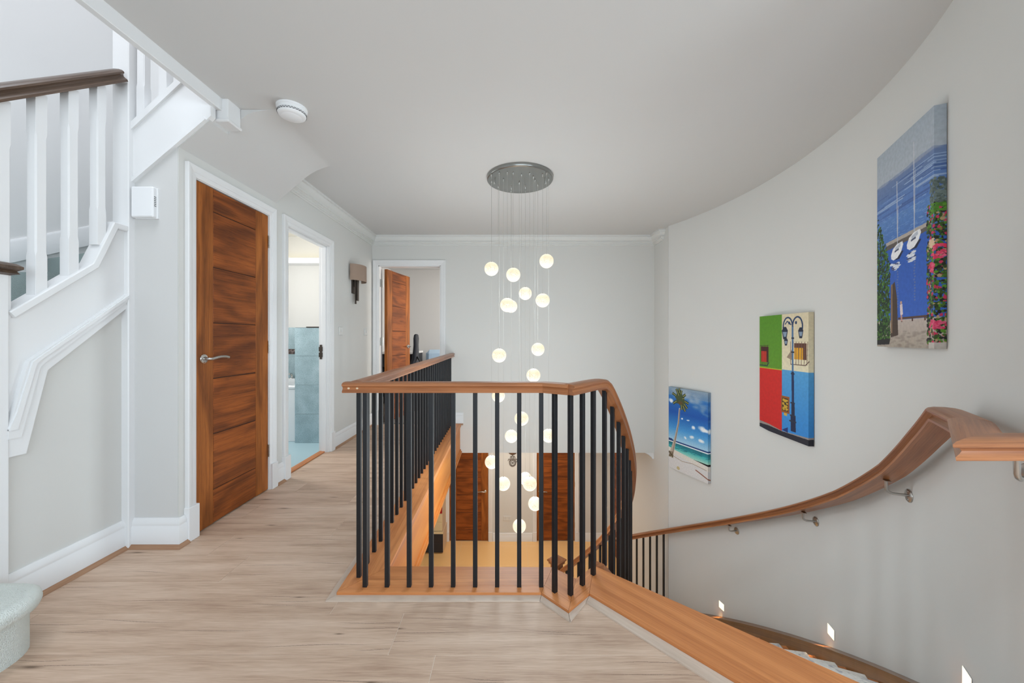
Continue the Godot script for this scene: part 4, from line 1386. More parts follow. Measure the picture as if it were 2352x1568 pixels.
func curb_and_fascia():
	var t := thing("trim_6", "wide reddish wooden curb boards edging the stair void", "", V(-0.65, 0, 1.7), "", "structure")
	# boards: outer edge, inner edge, mitred where they meet
	var A0 := Vector2(-0.798, DB)
	var A1 := Vector2(-0.745, 1.604)
	var B1 := Vector2(0.133, 1.604)
	var C1 := Vector2(0.233, 1.497)
	var D1 := Vector2(0.337, 1.600)
	var a0 := Vector2(-0.628, DB)
	var a1 := Vector2(-0.578, 1.790)
	var b1 := Vector2(0.201, 1.782)
	var c1 := Vector2(0.298, 1.698)
	var d1 := Vector2(0.402, 1.795)
	var E0 := arc2(-46.6, RW - 0.005)
	var e0 := arc2(-40.9, RW - 0.005)
	var boards := [[A0, A1, a1, a0], [A1, B1, b1, a1], [B1, C1, c1, b1], [C1, D1, d1, c1], [D1, E0, e0, d1]]
	for k in boards.size():
		var b = boards[k]
		var dir: Vector2 = (b[1] - b[0]).normalized()
		var mb: MB
		var cuts := [[0.0, 0.25], [0.25, 1.0]] if k > 0 and k < 4 else [[0.0, 1.0]]
		for c in cuts:
			mb = MB.new(V(dir.x, 0, dir.y), Vector2(0.45, 2.2), Vector2(0.17 * k + c[0], 0.29 * k))
			var quad := PackedVector2Array([b[0].lerp(b[3], c[0]), b[1].lerp(b[2], c[0]), b[1].lerp(b[2], c[1]), b[0].lerp(b[3], c[1])])
			for q in Geometry2D.offset_polygon(quad, -0.0005):
				mb.prism(q, Vector3.RIGHT, Vector3.FORWARD, Vector3.UP, -0.022, 0.015)
			part("nosing_board" if k == 4 else "curb_board", mb, M.curb, t)
	# panelled face of the floor's edge, with a bead along its foot
	t = thing("trim_7", "warm wooden fascia lining the edge of the stair void with a bottom moulding", "", V(-0.6, -0.35, 1.8), "", "structure")
	var edge := [a0 + Vector2(-0.012, 0), a1 + Vector2(-0.012, -0.012), b1 + Vector2(0, -0.012), c1 + Vector2(-0.005, -0.014), d1 + Vector2(0.005, -0.014)]
	var names := ["fascia_panel", "fascia_panel", "fascia_panel", "fascia_panel"]
	for k in 4:
		var p: Vector2 = edge[k]
		var r: Vector2 = edge[k + 1]
		var dir := (r - p).normalized()
		var n := Vector2(-dir.y, dir.x)
		if k == 0: n = Vector2(1, 0)
		var back := -n * 0.03
		var mb := MB.new(V(dir.x, 0, dir.y), Vector2(0.4, 1.6), Vector2(0.2 * k, 0.37 * k))
		mb.prism(PackedVector2Array([p, r, r + back, p + back]), Vector3.RIGHT, Vector3.FORWARD, Vector3.UP, -0.35, -0.022)
		part(names[k], mb, M.fascia, t)
		mb = MB.new(V(dir.x, 0, dir.y), Vector2(0.4, 1.6), Vector2(0.1, 0.2 * k))
		mb.prism(PackedVector2Array([p + n * 0.022, r + n * 0.022, r + back, p + back]), Vector3.RIGHT, Vector3.FORWARD, Vector3.UP, -0.362, -0.335)
		mb.prism(PackedVector2Array([p + n * 0.012, r + n * 0.012, r + back, p + back]), Vector3.RIGHT, Vector3.FORWARD, Vector3.UP, -0.336, -0.315)
		part("bottom_moulding", mb, M.fascia, t)

func nose(t: float) -> float: return -SLOPE * (t + 41.0)   # height of the nosing line at that angle

func curved_stair():
	var t := thing("curved_staircase", "curved wooden staircase with a white patterned runner descending along the right wall", "staircase", V(1.2, LOW, 3.2))
	var step := 77.0 / 13.0
	for k in 13:
		var a0 := -41.0 + step * k
		var a1 := a0 + step
		var y := -0.193 * (k + 1)
		var poly := PackedVector2Array()
		for i in 5: poly.append(arc2(lerpf(a0 - 0.3, a1 + 0.6, i / 4.0), RI + (0.09 if k == 12 else 0.03)))
		for i in 5: poly.append(arc2(lerpf(a1 + 0.6, a0 - 0.3, i / 4.0), RW - 0.05))
		var m := (a0 + a1) / 2
		var mb := MB.new(arc(m, 1, 0) - arc(m, 0, 0), Vector2(0.45, 1.6), Vector2(0.23 * k, 0.31 * k))
		mb.prism(poly, Vector3.RIGHT, Vector3.FORWARD, Vector3.UP, y - 0.03, y)
		part("tread", mb, M.curb, t)
		poly = PackedVector2Array([arc2(a0, RI + 0.02), arc2(a0, RW - 0.05), arc2(a0 - 0.35, RW - 0.05), arc2(a0 - 0.5, RI + 0.02)])
		mb = MB.new(arc(m, 1, 0) - arc(m, 0, 0), Vector2(0.45, 1.6))
		mb.prism(poly, Vector3.RIGHT, Vector3.FORWARD, Vector3.UP, y, y + 0.165)
		part("riser", mb, M.curb, t)
		# runner: over the tread, rolled over its nosing and down the riser
		mb = MB.new()
		var rings := []
		for f in 9:
			var r := lerpf(2.14, 3.0, f / 8.0)
			var ring := []
			var b := rad_to_deg(0.012 / r)
			for q in [[a0, y + 0.165], [a0, y + 0.014], [a0 + b, y + 0.009], [a1 + 0.35, y + 0.009], [a1 + 0.6 + b, y + 0.005], [a1 + 0.75 + b, y - 0.012], [a1 + 0.6 + b, y - 0.030], [a1 + 0.2, y - 0.036], [a1 + 0.1, y - 0.185],
				[a1 - 0.05, y - 0.185], [a1 + 0.1, y - 0.03], [a1 + 0.6, y - 0.03], [a1 + 0.6, y], [a0, y], [a0 - 0.05, y + 0.165]]:
				ring.append(arc(q[0], r, q[1]))
			rings.append(ring)
		mb.loft(rings, false, false)
		for e in [0, 8]:
			var nn := (arc(m, 1, 0) - arc(m, 0, 0)) * (1.0 if e == 8 else -1.0)
			var R: Array = rings[e]
			for i in 7: mb.quad(R[i], R[i + 1], R[13 - i], R[14 - i], nn)
		part("runner", mb, M.runner, t)
	# stringers: a wide board against the wall and one under the inner balustrade
	for s in 2:
		var r0: float = [RW - 0.085, RI - 0.02][s]
		var r1: float = [RW - 0.002, RI + 0.025][s]
		var lift: float = [0.065, 0.05][s]
		var rings := []
		for i in 41:
			var a := lerpf(-43.5 if s == 0 else -40.5, 34.0 + 6.0 * (1 - s), i / 40.0)
			var y := nose(a) + lift
			if s == 0: y = minf(y, 0.065)
			rings.append([arc(a, r0, y - 0.33), arc(a, r1, y - 0.33), arc(a, r1, y), arc(a, r0, y)])
		var mb := MB.new(Vector3.RIGHT, Vector2(0.4, 1.8))
		mb.loft(rings, true, false)
		part("stringer", mb, M.stringer if s == 0 else M.rail, t)

func balustrade():
	var t := thing("landing_balustrade", "black square spindle balustrade with a moulded walnut handrail round the stair void", "balustrade", V(-0.69, 0.015, 1.646))
	# handrail: back wall, corner, front run, the little dog-leg, then down the curve to the newel
	var yu := 0.868
	var prof := rail_profile()
	var side := [V(-0.742, yu, DB - 0.002), V(-0.690, yu, 1.646)]
	var mb := MB.new(Vector3.RIGHT, Vector2(0.5, 2.2), Vector2(0.1, 0.2))
	mb.sweep([side[0], side[1] + V(0, 0, 0.036)], prof, Vector3.UP)
	part("handrail", mb, M.rail, t)
	mb = MB.new(Vector3.RIGHT, Vector2(0.5, 2.2), Vector2(0.6, 0.55))
	mb.sweep([V(-0.726, yu, 1.646), V(0.148, yu, 1.646), V(0.254, yu, 1.578)], prof, Vector3.UP, false)
	part("handrail", mb, M.rail, t)
	mb = MB.new(Vector3.RIGHT, Vector2(0.5, 2.2), Vector2(0.35, 0.8))
	# the curving part is swept smoothly; it rises a touch, turns over and falls with the stair
	var path := []
	path.append(V(0.238, yu, 1.562))
	for f in [[0.30, 1.632], [0.345, 1.690]]: path.append(V(f[0], yu, f[1]))
	for i in 92:
		var a := lerpf(-41.5, 35.2, i / 91.0)
		var y := 0.846 - SLOPE * (a + 38.7)
		# ease out of the level part
		var soft := yu - 0.5 * (sqrt(pow(yu - y, 2) + 0.0005) + (yu - y))
		path.append(arc(a, RI, soft))
	mb.sweep(path, prof, Vector3.UP, true)
	part("handrail", mb, M.rail, t)
	for x in [-0.700, -0.663]:
		mb = MB.new()
		mb.lathe([Vector2(0, 0), Vector2(0.0055, 0), Vector2(0.0045, 0.0012), Vector2(0, 0.0014)], V(x, yu + 0.019, 1.646 - 0.0245), 12, Basis(Vector3.RIGHT, deg_to_rad(90)))
		part("dowel_plug", mb, M.birch, t)
	# spindles
	var sp := func(at: Vector3, top: float, turn: float):
		mb = MB.new()
		mb.box(Vector3(0, (top - at.y) / 2, 0), Vector3(0.0188, top - at.y, 0.0188), 0.0012)
		copy_part("baluster", mb.mesh(), M.iron, t, at, Basis(Vector3.UP, turn))
	for k in 9: sp.call(V(-0.637 + 0.0966 * k, 0.013, 1.646), yu + 0.004, 0.0)
	for k in 30:
		var d := 1.712 + 0.1007 * k
		sp.call(V(lerpf(-0.690, -0.742, (d - 1.646) / 3.13), 0.013, d), yu + 0.004, deg_to_rad(1.0))
	sp.call(V(0.191, 0.013, 1.610), yu + 0.004, deg_to_rad(40))
	sp.call(V(0.256, 0.013, 1.592), yu + 0.004, deg_to_rad(40))
	sp.call(V(0.319, 0.013, 1.656), yu + 0.004, deg_to_rad(44))
	sp.call(V(0.383, 0.013, 1.728), yu + 0.004, deg_to_rad(44))
	for k in 24:
		var a := -38.7 + 3.05 * k
		if a > 33.5: break
		var y := 0.846 - SLOPE * (a + 38.7)
		var p := arc(a, RI, nose(a) + 0.062)
		sp.call(p, minf(y, yu) + 0.006, deg_to_rad(a))
	# newel at the foot of the stair
	var n := arc(36.2, RI, 0)
	var q := Basis(Vector3.UP, deg_to_rad(45))
	mb = MB.new(Vector3.UP, Vector2(0.5, 2.0))
	mb.box(Vector3(n.x, (LOW - 1.375) / 2, n.z), Vector3(0.10, -1.375 - LOW, 0.10), 0.004, q)
	var nw := part("newel_post", mb, M.rail, t)
	mb = MB.new(Vector3.RIGHT, Vector2(0.5, 2.0))
	var rings := []
	for f in [[-1.380, 0.054], [-1.372, 0.066], [-1.362, 0.062], [-1.350, 0.070], [-1.343, 0.076], [-1.331, 0.076], [-1.322, 0.066], [-1.300, 0.02], [-1.298, 0.002]]:
		var r := []
		for s in [[-1, -1], [1, -1], [1, 1], [-1, 1]]: r.append(Vector3(n.x, f[0], n.z) + q * Vector3(s[0] * f[1], 0, s[1] * f[1]))
		rings.append(r)
	mb.loft(rings, true, false)
	part("newel_cap", mb, M.rail, nw)

func wall_rail():
	var t := thing("wall_handrail", "walnut handrail on steel brackets sweeping down the curved right wall", "handrail", arc(0, RW - 0.075, -0.4))
	var key := [[-46.0, 0.862], [-34.0, 0.862], [-30.6, 0.740], [-25.5, 0.540], [-16.5, 0.230], [-4.6, -0.152], [8.7, -0.576], [23.5, -1.046], [32.6, -1.333], [38.0, -1.505]]
	var top := func(a: float) -> float:
		for i in key.size() - 1:
			if a <= key[i + 1][0]:
				var f: float = (a - key[i][0]) / (key[i + 1][0] - key[i][0])
				return lerpf(key[i][1], key[i + 1][1], f)
		return key[key.size() - 1][1]
	var rr := RW - 0.082
	var prof := rail_profile(1.32, 0.86)
	var th := 0.046 * 1.32 * 0.86
	# level return round the end of the wall, mitred, then the long falling curve
	var mb := MB.new(Vector3.RIGHT, Vector2(0.5, 2.2), Vector2(0.7, 0.1))
	var bend := arc(-38.0, rr, 0.862 - th)
	mb.sweep([V(1.95, 0.862 - th, 0.940), V(1.178, 0.862 - th, 0.940), bend], prof, Vector3.UP)
	part("handrail", mb, M.rail, t)
	var path := [bend]
	for i in 17: path.append(arc(-37.8 + 3.8 * i / 16.0, rr, 0.862 - th))
	for i in 120:
		var a := lerpf(-33.8, 38.0, i / 119.0)
		path.append(arc(a, rr, top.call(a) - th))
	mb = MB.new(Vector3.RIGHT, Vector2(0.5, 2.2), Vector2(0.2, 0.4))
	mb.sweep(path, prof, Vector3.UP, true)
	part("handrail", mb, M.rail, t)
	for a in [-90.0, -24.0, -8.3, 8.2]:
		var y: float = top.call(maxf(a, -46.0)) - th - 0.001
		mb = MB.new()
		var p := arc(a, rr, y)
		var out := (arc(a, 1, 0) - arc(a, 0, 0)).normalized()
		var w := arc(a, RW, y - 0.062)
		if a < -80:   # the one that holds the level return, fixed to the wall's end
			p = V(1.275, y, 0.942)
			w = V(1.385, y - 0.062, 0.985)
			out = Vector3(w.x - p.x, 0, w.z - p.z).normalized()
		var q := Basis(out.cross(Vector3.UP).normalized(), -out, Vector3.UP)
		mb.lathe([Vector2(0, 0), Vector2(0.031, 0), Vector2(0.031, 0.004), Vector2(0.029, 0.006), Vector2(0, 0.006)], w, 24, q)
		for s in [[0.0, 0.019], [0.0, -0.019]]:
			mb.lathe([Vector2(0, 0.006), Vector2(0.0035, 0.006), Vector2(0.003, 0.008), Vector2(0, 0.008)], w + Vector3.UP * s[1], 8, q)
		var br := part("bracket", mb, M.steel, t)
		mb = MB.new()
		mb.tube([w - out * 0.004, p - Vector3.UP * 0.062 + out * 0.022, p - Vector3.UP * 0.056 + out * 0.008, p - Vector3.UP * 0.045, p], 0.0062, 10)
		mb.box(p - Vector3.UP * 0.001, Vector3(0.05, 0.003, 0.024), 0.001, Basis(out.cross(Vector3.UP).normalized(), Vector3.UP, -out))
		part("arm", mb, M.steel, br)
	for k in 6:
		var a := 24.9 + 1.87 * k
		var y: float = top.call(a) - th
		mb = MB.new()
		var foot := nose(a) + 0.078
		mb.box(Vector3(0, (y + 0.01 - foot) / 2, 0), Vector3(0.018, y + 0.01 - foot, 0.018), 0.001)
		copy_part("baluster", mb.mesh(), M.iron, t, arc(a, rr, foot), Basis(Vector3.UP, deg_to_rad(a)))

func white_stair():
	var t := thing("white_staircase", "white painted staircase with square balusters and a dark brown handrail at far left", "staircase", V(-2.03, 0, 1.6))
	var cap := [Vector2(1.494, 1.2097), Vector2(1.518, 1.23), Vector2(1.794, 1.464), Vector2(1.889, 1.691), Vector2(1.972, 1.691)]
	var mb := MB.new()
	mb.prism(PackedVector2Array([Vector2(1.44, 1.145), Vector2(1.794, 1.445), Vector2(1.889, 1.675), Vector2(1.975, 1.675), Vector2(1.975, 1.29), Vector2(1.58, 0.95), Vector2(1.50, 0.72), Vector2(1.44, 0.70)]), Vector3.FORWARD, Vector3.UP, Vector3.RIGHT, -2.05, -2.016)
	part("string_board", mb, M.white, t)
	mb = MB.new()
	var path := []
	for c in cap: path.append(V(-2.03, c.y, c.x))
	mb.sweep(path, [Vector2(-0.034, -0.03), Vector2(0.030, -0.03), Vector2(0.034, -0.026), Vector2(0.034, -0.004), Vector2(0.030, 0), Vector2(-0.034, 0)], Vector3.UP)
	part("string_cap", mb, M.white, t)
	mb = MB.new()
	mb.prism(PackedVector2Array([Vector2(1.49, 0.627), Vector2(1.552, 0.627), Vector2(1.624, 0.966), Vector2(1.958, 1.26), Vector2(1.958, 1.328), Vector2(1.559, 1.002), Vector2(1.511, 0.80), Vector2(1.49, 0.72)]), Vector3.FORWARD, Vector3.UP, Vector3.RIGHT, -2.035, -2.006)
	mb.prism(PackedVector2Array([Vector2(1.49, 0.70), Vector2(1.530, 0.70), Vector2(1.594, 0.986), Vector2(1.958, 1.296), Vector2(1.958, 1.334), Vector2(1.554, 1.008), Vector2(1.506, 0.81), Vector2(1.49, 0.74)]), Vector3.FORWARD, Vector3.UP, Vector3.RIGHT, -2.035, -1.997)
	mb.prism(PackedVector2Array([Vector2(1.49, 0.735), Vector2(1.514, 0.735), Vector2(1.576, 1.0), Vector2(1.958, 1.315), Vector2(1.958, 1.330), Vector2(1.562, 1.006), Vector2(1.512, 0.805), Vector2(1.49, 0.745)]), Vector3.FORWARD, Vector3.UP, Vector3.RIGHT, -2.035, -1.990)
	part("string_moulding", mb, M.white, t)
	# stop-chamfered balusters
	var ycap := func(d: float) -> float:
		for i in cap.size() - 1:
			if d <= cap[i + 1].x: return lerpf(cap[i].y, cap[i + 1].y, (d - cap[i].x) / (cap[i + 1].x - cap[i].x))
		return cap[cap.size() - 1].y
	for k in 4:
		var d := 1.487 + 0.1185 * k
		white_baluster(t, V(-2.03, 0, d), ycap.call(d) - 0.02, 2.035 + 0.8485 * (d - 1.4676))
	# handrail
	mb = MB.new(Vector3.RIGHT, Vector2(0.8, 3.0))
	mb.sweep([V(-2.03, 2.03 - 0.8485 * 0.37, 1.10), V(-2.03, 2.03 + 0.8485 * 0.485, 1.953)], rail_profile(1.22), Vector3.UP)
	part("handrail", mb, M.old_rail, t)
	# newels
	mb = MB.new()
	mb.span(-2.085, -2.0, 0.0, 1.36, 1.41, 1.496, 0.004)
	part("newel_post", mb, M.white, t)
	mb = MB.new(Vector3.RIGHT, Vector2(0.8, 3.0))
	var rings := []
	for f in [[1.355, 0.044], [1.362, 0.062], [1.372, 0.056], [1.382, 0.068], [1.392, 0.068], [1.402, 0.055], [1.412, 0.02]]:
		var r := []
		for s in [[-1, -1], [1, -1], [1, 1], [-1, 1]]: r.append(V(-2.043 + s[0] * f[1], f[0], 1.453 + s[1] * f[1]))
		rings.append(r)
	mb.loft(rings, true, false)
	part("newel_cap", mb, M.old_rail, t)
	mb = MB.new()
	mb.span(-2.08, -1.994, 0.0, 3.3, 1.955, 2.04, 0.004)
	part("newel_post", mb, M.white, t)
	# flight that rises to the right above the closed door
	mb = MB.new()
	mb.prism(PackedVector2Array([Vector2(-2.02, 1.908), Vector2(-1.583, 2.281), Vector2(-1.583, 2.60), Vector2(-2.02, 2.195)]), Vector3.RIGHT, Vector3.UP, Vector3.FORWARD, 1.980, 2.012)
	part("string_board", mb, M.white, t)
	mb = MB.new()
	mb.sweep([V(-2.03, 2.21, 1.998), V(-1.60, 2.611, 1.998)], [Vector2(-0.03, -0.03), Vector2(0.03, -0.03), Vector2(0.03, 0), Vector2(-0.03, 0)], Vector3.UP)
	part("string_cap", mb, M.white, t)
	mb = MB.new()
	mb.sweep([V(-2.02, 1.905, 1.990), V(-1.606, 2.257, 1.990)], [Vector2(-0.02, 0.0), Vector2(0.02, 0.0), Vector2(0.018, 0.018), Vector2(-0.02, 0.018)], Vector3.UP)
	part("string_bead", mb, M.white, t)
	for k in 4:
		var x := -1.955 + 0.1185 * k
		white_baluster(t, V(x, 0, 1.998), 2.21 + 0.9315 * (x + 2.03) - 0.02, 3.08 + 0.9315 * (x + 2.03))
	mb = MB.new(Vector3.RIGHT, Vector2(0.8, 3.0))
	mb.sweep([V(-2.0, 3.10, 1.998), V(-1.4, 3.66, 1.998)], rail_profile(1.22), Vector3.UP)
	part("handrail", mb, M.old_rail, t)
	# carpeted steps: the bullnose step at the foot, then those behind the balusters
	var plan := func(o: float) -> PackedVector2Array:
		var p := PackedVector2Array([Vector2(-2.9, -0.3), Vector2(-1.685 + o, -0.3)])
		for i in 9:
			var a := deg_to_rad(90.0 * i / 8.0)
			p.append(Vector2(-1.805 + (0.12 + o) * cos(a), 1.255 + (0.12 + o) * sin(a)))
		p.append(Vector2(-2.9, 1.375 + o))
		return p
	mb = MB.new()
	var shape := []
	for f in [[0.0, 0.0], [0.135, 0.0], [0.142, 0.012], [0.150, 0.024], [0.168, 0.030], [0.186, 0.026], [0.196, 0.014], [0.200, -0.004]]:
		var r := []
		for v in plan.call(f[1]): r.append(V(v.x, f[0], v.y))
		shape.append(r)
	mb.loft(shape, false, true)
	var topring: PackedVector2Array = plan.call(-0.004)
	var ids := Geometry2D.triangulate_polygon(topring)
	for i in range(0, ids.size(), 3):
		mb.flat(V(topring[ids[i]].x, 0.2, topring[ids[i]].y), V(topring[ids[i + 1]].x, 0.2, topring[ids[i + 1]].y), V(topring[ids[i + 2]].x, 0.2, topring[ids[i + 2]].y), Vector3.UP)
	part("carpeted_step", mb, M.carpet_pale, t, "pale carpeted bullnose bottom step")
	for k in 4:   # straight steps out of the frame, up to the first ones seen
		mb = MB.new()
		mb.span(-2.94, -2.08, 0.0, 0.42 + 0.2 * k, 0.60 + 0.235 * k, 0.60 + 0.235 * (k + 1) + 0.02, 0.012)
		part("carpeted_step", mb, M.carpet, t)
	mb = MB.new()
	mb.span(-2.94, -2.055, 0.6, 1.22, 1.54, 1.82, 0.014)
	part("carpeted_step", mb, M.carpet, t)
	var piv := Vector2(-2.05, 1.99)
	var fan := [Vector2(-2.94, 1.79), Vector2(-2.94, 2.38), Vector2(-2.66, 2.80), Vector2(-2.03, 2.80)]
	for k in 3:
		mb = MB.new()
		var poly := PackedVector2Array([piv, fan[k], fan[k + 1], Vector2(-2.0, 2.80), Vector2(-2.0, 1.99)])
		if k == 0: poly = PackedVector2Array([Vector2(-2.055, 1.79), fan[0], Vector2(-2.94, 2.80), Vector2(-2.0, 2.80), Vector2(-2.0, 2.04), Vector2(-2.055, 2.04)])
		if k == 1: poly = PackedVector2Array([Vector2(-2.05, 2.045), Vector2(-2.94, 2.38), Vector2(-2.94, 2.80), Vector2(-2.0, 2.80), Vector2(-2.0, 2.045)])
		if k == 2: poly = PackedVector2Array([Vector2(-2.05, 2.07), Vector2(-2.60, 2.80), Vector2(-2.0, 2.80), Vector2(-2.0, 2.07)])
		mb.prism(poly, Vector3.RIGHT, Vector3.FORWARD, Vector3.UP, 0.6, 1.42 + 0.19 * k)
		part("carpeted_step", mb, M.carpet, t)
	# skirting that climbs the outer wall beside the steps
	mb = MB.new()
	mb.sweep([V(-2.95, 1.42, 1.60), V(-2.95, 1.50, 1.80), V(-2.95, 1.66, 2.16), V(-2.95, 1.86, 2.56), V(-2.95, 1.98, 2.80)], [Vector2(-0.005, -0.12), Vector2(0.018, -0.12), Vector2(0.018, -0.012), Vector2(0.010, 0.0), Vector2(-0.005, 0.0)], Vector3.UP)
	part("wall_string", mb, M.white, t)

func white_baluster(t: Node3D, at: Vector3, y0: float, y1: float):
	var mb := MB.new()
	var h := 0.0205
	var rings := []
	for f in [[y0, 0.0008], [y0 + 0.17, 0.0008], [y0 + 0.19, 0.005], [y1 - 0.19, 0.005], [y1 - 0.17, 0.0008], [y1, 0.0008]]:
		var c: float = f[1]
		var r := []
		for q in [[h - c, -h], [h, -h + c], [h, h - c], [h - c, h], [-h + c, h], [-h, h - c], [-h, -h + c], [-h + c, -h]]: r.append(Vector3(at.x + q[0], f[0], at.z + q[1]))
		rings.append(r)
	mb.loft(rings, true, false)
	part("baluster", mb, M.white, t)

func globe_texture() -> ImageTexture:
	var w := 160
	var h := 96
	var im := Image.create(w, h, false, Image.FORMAT_RGB8)
	var a := noise(611, 0.16, 2)
	var b := noise(613, 0.26, 1)
	for x in w:
		for y in h:
			var v := float(y) / h     # 0 at the foot of the globe
			var c := Color(1.0, 0.97, 0.90)
			var body := clampf(1.0 - absf(v - 0.62) / 0.34, 0, 1)
			c = c.lerp(Color(0.94, 0.86, 0.70), body * 0.95)
			var k := clampf((a.get_noise_2d(x, y) + 0.1) * 2.4, 0, 1) * clampf(1.3 - absf(v - 0.48) / 0.2, 0, 1)
			if b.get_noise_2d(x, y) > 0.42: c = c.lerp(Color(0.66, 0.60, 0.48), k)
			if b.get_noise_2d(x + 300, y) > 0.34: c = c.lerp(Color(1, 1, 1), k)
			im.set_pixel(x, y, c)
	return ImageTexture.create_from_image(im)

func chandelier():
	var cx := 0.078
	var cd := 3.02
	var t := thing("chandelier", "long cluster chandelier of twenty lit glass globes on wires below a round steel plate", "chandelier", V(cx, CEIL, cd))
	var mb := MB.new()
	mb.lathe([Vector2(0, -0.030), Vector2(0.255, -0.030), Vector2(0.263, -0.027), Vector2(0.266, -0.022), Vector2(0.266, 0.0), Vector2(0, 0)], V(cx, CEIL, cd), 64)
	part("ceiling_plate", mb, M.plate, t)
	for s in [-1, 1]:
		mb = MB.new()
		mb.lathe([Vector2(0, -0.032), Vector2(0.007, -0.032), Vector2(0.007, 0), Vector2(0, 0)], V(cx + s * 0.205, CEIL - 0.028, cd - 0.02), 12)
		part("plate_screw", mb, M.chrome, t)
	# globes in plain metres: x, y, depth
	var g := [[-0.146, 1.640, 2.90], [0.023, 1.589, 2.87], [0.278, 1.694, 2.87], [0.126, 1.478, 3.14], [-0.023, 1.357, 2.86], [0.006, 1.375, 3.20], [0.251, 1.396, 2.90], [-0.085, 0.971, 2.87], [0.228, 1.011, 3.09], [0.182, 0.812, 2.94],
		[-0.099, 0.623, 3.12], [0.087, 0.481, 2.90], [0.009, 0.279, 3.15], [0.305, 0.328, 2.98], [-0.151, 0.105, 3.02], [0.128, -0.092, 3.19], [0.150, -0.015, 2.88], [-0.055, -0.058, 2.99], [0.198, -0.222, 3.0], [0.074, -0.426, 3.05]]
	var sphere := MB.new()
	var pr := []
	for k in 21:
		var a := PI * k / 20.0
		pr.append(Vector2(0.054 * sin(a), -0.054 * cos(a)))
	sphere.lathe(pr, Vector3.ZERO, 32)
	var ball := sphere.mesh()
	var gm := glow(Color(1, 1, 1), 1.06, globe_texture())
	gm.roughness = 0.12
	gm.albedo_color = c8(120, 118, 112)
	rng.seed = 31
	for k in g.size():
		var p := V(g[k][0], g[k][1], g[k][2])
		var o := copy_part("globe", ball, gm, t, p, Basis(Vector3.UP, rng.randf() * TAU))
		mb = MB.new()
		mb.tube([Vector3(0, 0.054, 0), Vector3(0, CEIL - 0.03 - p.y, 0)], 0.0009, 6)
		copy_part("wire", mb.mesh(), M.wire, o, p)
		mb = MB.new()
		mb.lathe([Vector2(0, 0.0), Vector2(0.004, 0.0), Vector2(0.004, 0.004), Vector2(0.0015, 0.008), Vector2(0, 0.008)], Vector3(0, 0.0525, 0), 10)
		copy_part("wire_grip", mb.mesh(), M.chrome, o, p)
		mb = MB.new()
		mb.lathe([Vector2(0, -0.016), Vector2(0.0035, -0.016), Vector2(0.006, -0.004), Vector2(0.006, 0.0), Vector2(0, 0.0)], Vector3(0, CEIL - 0.03 - p.y, 0), 10)
		copy_part("wire_grip", mb.mesh(), M.chrome, o, p)
		omni(t, p, c8(230, 246, 255), 0.115 if g[k][1] < 0.7 else 0.052, 0.05)

